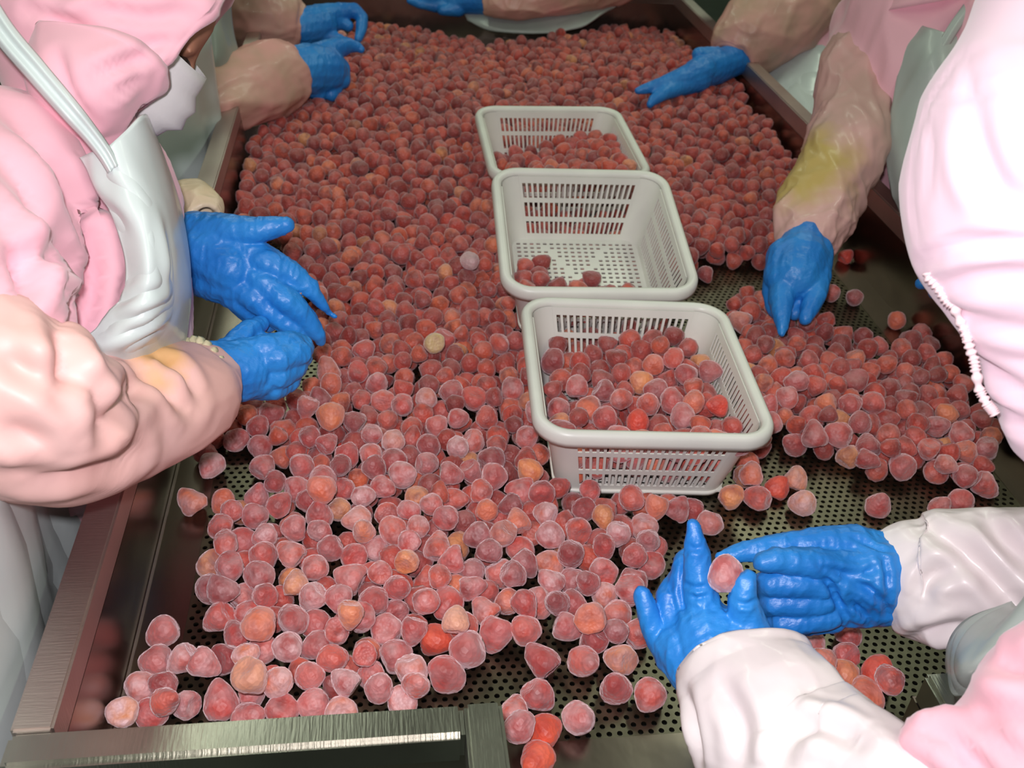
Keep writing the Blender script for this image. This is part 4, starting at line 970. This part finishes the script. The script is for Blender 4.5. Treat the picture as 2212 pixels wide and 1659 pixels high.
# ===== E: second worker on the right =====
E_r = [
 [(1738,520,1.76,42),(1728,560,1.74,56),(1718,595,1.72,52)], [(1760,545,1.75,36),(1755,590,1.73,36)], [(1700,555,1.74,40),(1690,600,1.72,36)],
 [(1700,600,1.72,34),(1688,645,1.70,26),(1689,680,1.68,18),(1690,705,1.67,12),(1688,720,1.665,7)],
 [(1680,590,1.74,28),(1667,630,1.73,19),(1668,662,1.72,14),(1674,680,1.70,9)],
 [(1765,595,1.72,28),(1760,635,1.70,23),(1750,665,1.69,19),(1740,688,1.68,13)],
 [(1725,610,1.73,28),(1720,650,1.72,18),(1716,678,1.71,13)]]
E_l = [[(2080,560,1.50,42),(2040,580,1.49,34)],[(2040,570,1.49,24),(2005,572,1.48,14),(1986,572,1.48,11)],[(2040,595,1.49,24),(2010,606,1.48,16),(1990,612,1.48,12)],[(2045,615,1.49,20),(2020,632,1.48,13)]]
E_ = Fig(foot=(1.28,1.95), face=(-1,-.1,0), hip=V3(1.20,1.92,.94), chest=P(2080,120,1.95), neck=P(2060,-110,1.90), head=P(1990,-250,1.85),
         look=unit(RM.T@unit([-.75,.6,0.1])), crown=unit(RM.T@unit([-.6,-.75,-.1])),
         arms=[(P(1880,60,2.05), P(1830,270,1.95), P(1738,525,1.76), hand_core(E_r)), (P(2250,120,1.75), P(2300,400,1.60), P(2080,560,1.50), hand_core(E_l))],
         label='person in pink smock and grey apron, one gloved hand reaching down with a yellow-stained sleeve').body()
smock(E_, extra=[loft('x', px([(2000,-60,1.98,160),(2010,60,1.98,185),(2040,200,1.96,170),(2090,380,1.98,130),(2120,600,2.05,110)], .8), 24, 40, build=False)]+chain_px([(1890,20,2.06,66),(1870,90,2.05,62),(1862,160,2.0,62)]), m='pink', seed=81, amp=.010)
ap = resample([[(1985,50,1.86),(2020,60,1.82),(2068,75,1.82),(2110,110,1.86)], [(1948,110,1.87),(2000,130,1.82),(2060,140,1.81),(2120,180,1.86)], [(1925,220,1.88),(1985,230,1.83),(2050,240,1.82),(2120,260,1.88)],
               [(1912,330,1.88),(1970,340,1.83),(2040,340,1.83),(2120,360,1.9)], [(1920,400,1.88),(1970,420,1.84),(2040,430,1.84),(2120,440,1.92)], [(1945,470,1.90),(1985,480,1.87),(2050,500,1.88),(2120,520,1.95)], [(1985,600,1.95),(2010,600,1.93),(2060,610,1.94),(2120,620,2.0)]], 60, 40)
me = sheet('apron', ap, .003); folds(me, .010, 11, P(2000,500,1.8)-P(2060,60,1.8), 3.5, 85, .5); E_.add('apron', me, 'apron_g', 'grey-green bib apron')
st = [[(u-9,v-7,d),(u,v,d-.004),(u+9,v+7,d)] for u, v, d in [(2030,110,1.815),(2060,60,1.81),(2095,10,1.81),(2130,-50,1.82)]]
E_.add('apron_strap', sheet('apron_strap', resample(st, 24, 7), .002), 'apron_g')
sleeve(E_, 'oversleeve', [(1890,80,2.02,52),(1868,130,2.0,74),(1850,200,1.97,80),(1838,270,1.93,84),(1815,340,1.89,82),(1785,410,1.85,82),(1762,460,1.82,78),(1752,495,1.80,72),(1746,520,1.78,60),(1744,532,1.775,52)], 'slv_stain', 87, .011, 9, .9, True, None, 2.2, n=110, rings=120, fine=.5)
sleeve(E_, 'oversleeve', [(2300,400,1.60,80),(2220,500,1.56,74),(2150,545,1.53,66),(2105,560,1.51,50)], 'slv_beige', 89, .006, 12)
glove(E_, E_r, 0, 9, .0026, .0010); glove(E_, E_l, 0, 10, .0026, .0010)
E_.legs(); E_.apron_skirt('apron_g', 1.10); hood_shell(E_, 'pink'); mask(E_)

# ===== D: third worker on the right =====
D_h = [[(1590,128,2.66,30),(1545,145,2.63,34),(1505,160,2.60,30)], [(1520,152,2.60,28),(1470,172,2.58,22),(1430,184,2.57,16),(1400,190,2.56,11),(1378,196,2.56,7)],
       [(1510,170,2.60,26),(1465,186,2.58,20),(1435,200,2.56,15),(1412,216,2.55,11),(1404,226,2.545,7)], [(1490,178,2.60,22),(1450,196,2.57,14),(1430,208,2.56,9)], [(1545,125,2.62,22),(1510,118,2.6,14)]]
D = Fig(foot=(1.30,2.85), face=(-1,-.1,0), hip=V3(1.21,2.78,.94), chest=P(1800,-60,2.85), neck=P(1760,-220,2.80), head=P(1710,-330,2.75),
        look=unit(RM.T@unit([-.75,.6,0.1])), crown=unit(RM.T@unit([-.6,-.75,-.1])),
        arms=[(P(1850,-60,2.68), P(1745,-20,2.72), P(1590,128,2.66), hand_core(D_h)), (P(1700,-120,3.0), P(1560,-90,2.95), P(1440,-40,2.9), None)],
        label='person in pink smock and white apron behind the right rail, furthest along that side').body()
smock(D, extra=[loft('x', px([(1850,-140,2.88,120),(1850,-20,2.90,120),(1870,100,2.92,100),(1890,250,2.96,90)], .8), 20, 36, build=False)], seed=91)
ap = resample([[(1640,-60,2.80),(1700,-60,2.76),(1760,-60,2.74),(1822,-60,2.78)], [(1630,40,2.80),(1700,40,2.76),(1770,40,2.74),(1832,30,2.78)], [(1650,150,2.74),(1710,150,2.70),(1780,150,2.68),(1848,140,2.74)], [(1700,220,2.66),(1750,230,2.62),(1800,240,2.62),(1846,240,2.68)], [(1750,290,2.56),(1790,300,2.53),(1820,310,2.53),(1850,320,2.6)], [(1760,420,2.56),(1800,430,2.53),(1840,440,2.53),(1880,440,2.6)]], 50, 40)
me = sheet('apron', ap, .003); folds(me, .016, 7, (0.1,0,1), 3.5, 95, .4); D.add('apron', me, 'apron', 'long white apron')
sleeve(D, 'oversleeve', [(1800,-60,2.72,70),(1745,-20,2.72,90),(1690,25,2.70,92),(1640,66,2.69,84),(1605,94,2.68,72),(1585,112,2.67,52),(1578,120,2.665,36)], 'slv_beige', 97, .012, 8, .9, True, None, 2.4, n=100, rings=90)
glove(D, D_h, 0, 11, .0032, .0010); D.legs(); hood_shell(D, 'pink'); mask(D); D.apron_skirt('apron', .98)

# ===== B: second worker on the left =====
B_n = [[(625,155,2.36,46),(665,150,2.40,50),(700,150,2.43,46)], [(690,125,2.42,30),(725,105,2.45,22),(752,98,2.47,15),(772,101,2.48,10),(780,107,2.48,7)],
       [(705,150,2.43,34),(730,150,2.46,24),(738,172,2.45,18)], [(695,175,2.43,30),(718,190,2.45,20),(716,205,2.44,13)], [(665,180,2.41,28),(690,198,2.43,18)]]
B_f = [[(655,58,2.72,38),(690,52,2.74,36)], [(690,40,2.74,28),(730,26,2.76,18),(765,22,2.77,14),(782,38,2.77,12),(781,62,2.76,11),(774,84,2.75,8)],
       [(690,72,2.74,24),(718,80,2.74,14),(742,88,2.74,10),(756,92,2.74,7)], [(700,50,2.75,26),(735,46,2.77,16),(752,56,2.77,11)]]
B = Fig(foot=(-.60,2.15), face=(1,.1,0), hip=V3(-.50,2.10,.94), chest=P(330,-30,2.30), neck=P(380,-190,2.30), head=P(430,-280,2.32),
        look=unit(RM.T@unit([.75,.6,0.1])), crown=unit(RM.T@unit([.6,-.75,-.1])),
        arms=[(P(200,60,2.05), P(320,255,2.08), P(625,155,2.36), hand_core(B_n)), (P(400,-60,2.6), P(480,20,2.66), P(655,58,2.72), hand_core(B_f))],
        label='person in beige-pink sleeves and white apron working beyond the pink-hooded left worker').body()
smock(B, seed=101, arms=False)
ap = resample([[(380,-60,2.20),(430,-40,2.16),(475,-20,2.16),(500,-10,2.22)], [(390,60,2.20),(430,60,2.16),(470,50,2.16),(505,60,2.24)], [(400,140,2.20),(440,140,2.16),(480,130,2.17),(520,140,2.26)], [(400,200,2.24),(440,200,2.20),(470,190,2.20),(500,200,2.26)]], 40, 24)
me = sheet('apron', ap, .003); folds(me, .010, 10, (0,0,1), 3, 105); B.add('apron', me, 'apron_g', 'pale green-grey apron')
sleeve(B, 'oversleeve', [(220,150,2.02,60),(270,215,2.06,84),(330,245,2.10,94),(400,240,2.15,88),(470,215,2.22,80),(530,190,2.28,82),(580,170,2.33,78),(612,158,2.36,66),(628,152,2.375,54)], 'slv_beige', 107, .011, 9, .9, True, None, 2.4, n=100, rings=100)
sleeve(B, 'oversleeve', [(440,-40,2.62,60),(490,10,2.66,86),(540,30,2.68,84),(590,44,2.70,72),(630,54,2.715,58),(648,58,2.72,44)], 'slv_beige', 109, .010, 9, .9, True, None, 2.4, n=100, rings=90)
glove(B, B_n, 0, 12, .003, .0010); glove(B, B_f, 0, 13, .003, .0010); B.legs(); hood_shell(B, 'pink'); mask(B); B.apron_skirt('apron', 1.22, wdt=.19, fwd=.175)
berry((*P(738,76,2.74), .013), 'b_red', 'small red strawberry pinched in the furthest blue glove at the left')

# ===== C: worker at the far end =====
C_h = [[(1060,0,3.12,28),(1010,-2,3.14,28),(975,4,3.15,24)], [(985,10,3.15,20),(940,12,3.14,13),(905,8,3.13,9),(884,2,3.13,6)], [(975,-5,3.15,20),(930,-8,3.14,12),(900,-14,3.13,8)], [(990,18,3.14,16),(955,22,3.13,10)]]
Cw = Fig(foot=(.45,3.62), face=(0,-1,0), hip=V3(.45,3.58,.94), chest=V3(.45,3.50,1.25), neck=V3(.45,3.42,1.42), head=V3(.45,3.36,1.50), look=(0,-.8,-.6), crown=(0,-.5,.8),
         arms=[(V3(.63,3.46,1.36), P(1340,-70,3.14), P(1060,0,3.12), hand_core(C_h)), (V3(.27,3.46,1.36), V3(.18,3.36,1.12), V3(.14,3.2,1.09), None)],
         label='person standing at the far end of the tray, one blue glove and sleeve showing').body()
smock(Cw, seed=111); sleeve(Cw, 'oversleeve', [(1420,-110,3.18,70),(1330,-62,3.14,66),(1240,-34,3.10,56),(1160,-10,3.08,42),(1090,2,3.08,34),(1050,4,3.09,28)], 'slv_beige', 113, .008, 9, .9)
glove(Cw, C_h, 0, 14, .0035, .0008); Cw.legs(); hood_shell(Cw, 'pink'); mask(Cw); 
ap = [[V3(.42+.26*a+.02*math.sin(a*8), 3.36+.10*abs(a)**2-.05*math.sin(t*2.2), 1.30-t*.34+.02*math.sin(a*5)) for a in np.linspace(-1,1,30)] for t in np.linspace(0,1,16)]
ap = resample([[(960,-90,3.20),(1080,-90,3.16),(1220,-90,3.16),(1380,-90,3.20)], [(985,-10,3.17),(1090,0,3.14),(1230,-5,3.14),(1365,-20,3.17)], [(1010,44,3.15),(1070,66,3.125),(1180,72,3.12),(1262,60,3.12),(1300,34,3.13),(1345,8,3.15)]], 24, 30)
me = sheet('apron', ap, .003); folds(me, .012, 9, (0,.2,1), 3, 115); Cw.add('apron', me, 'apron_g', 'pale apron draped over the end of the tray')
Cw.apron_skirt('apron', 1.0)
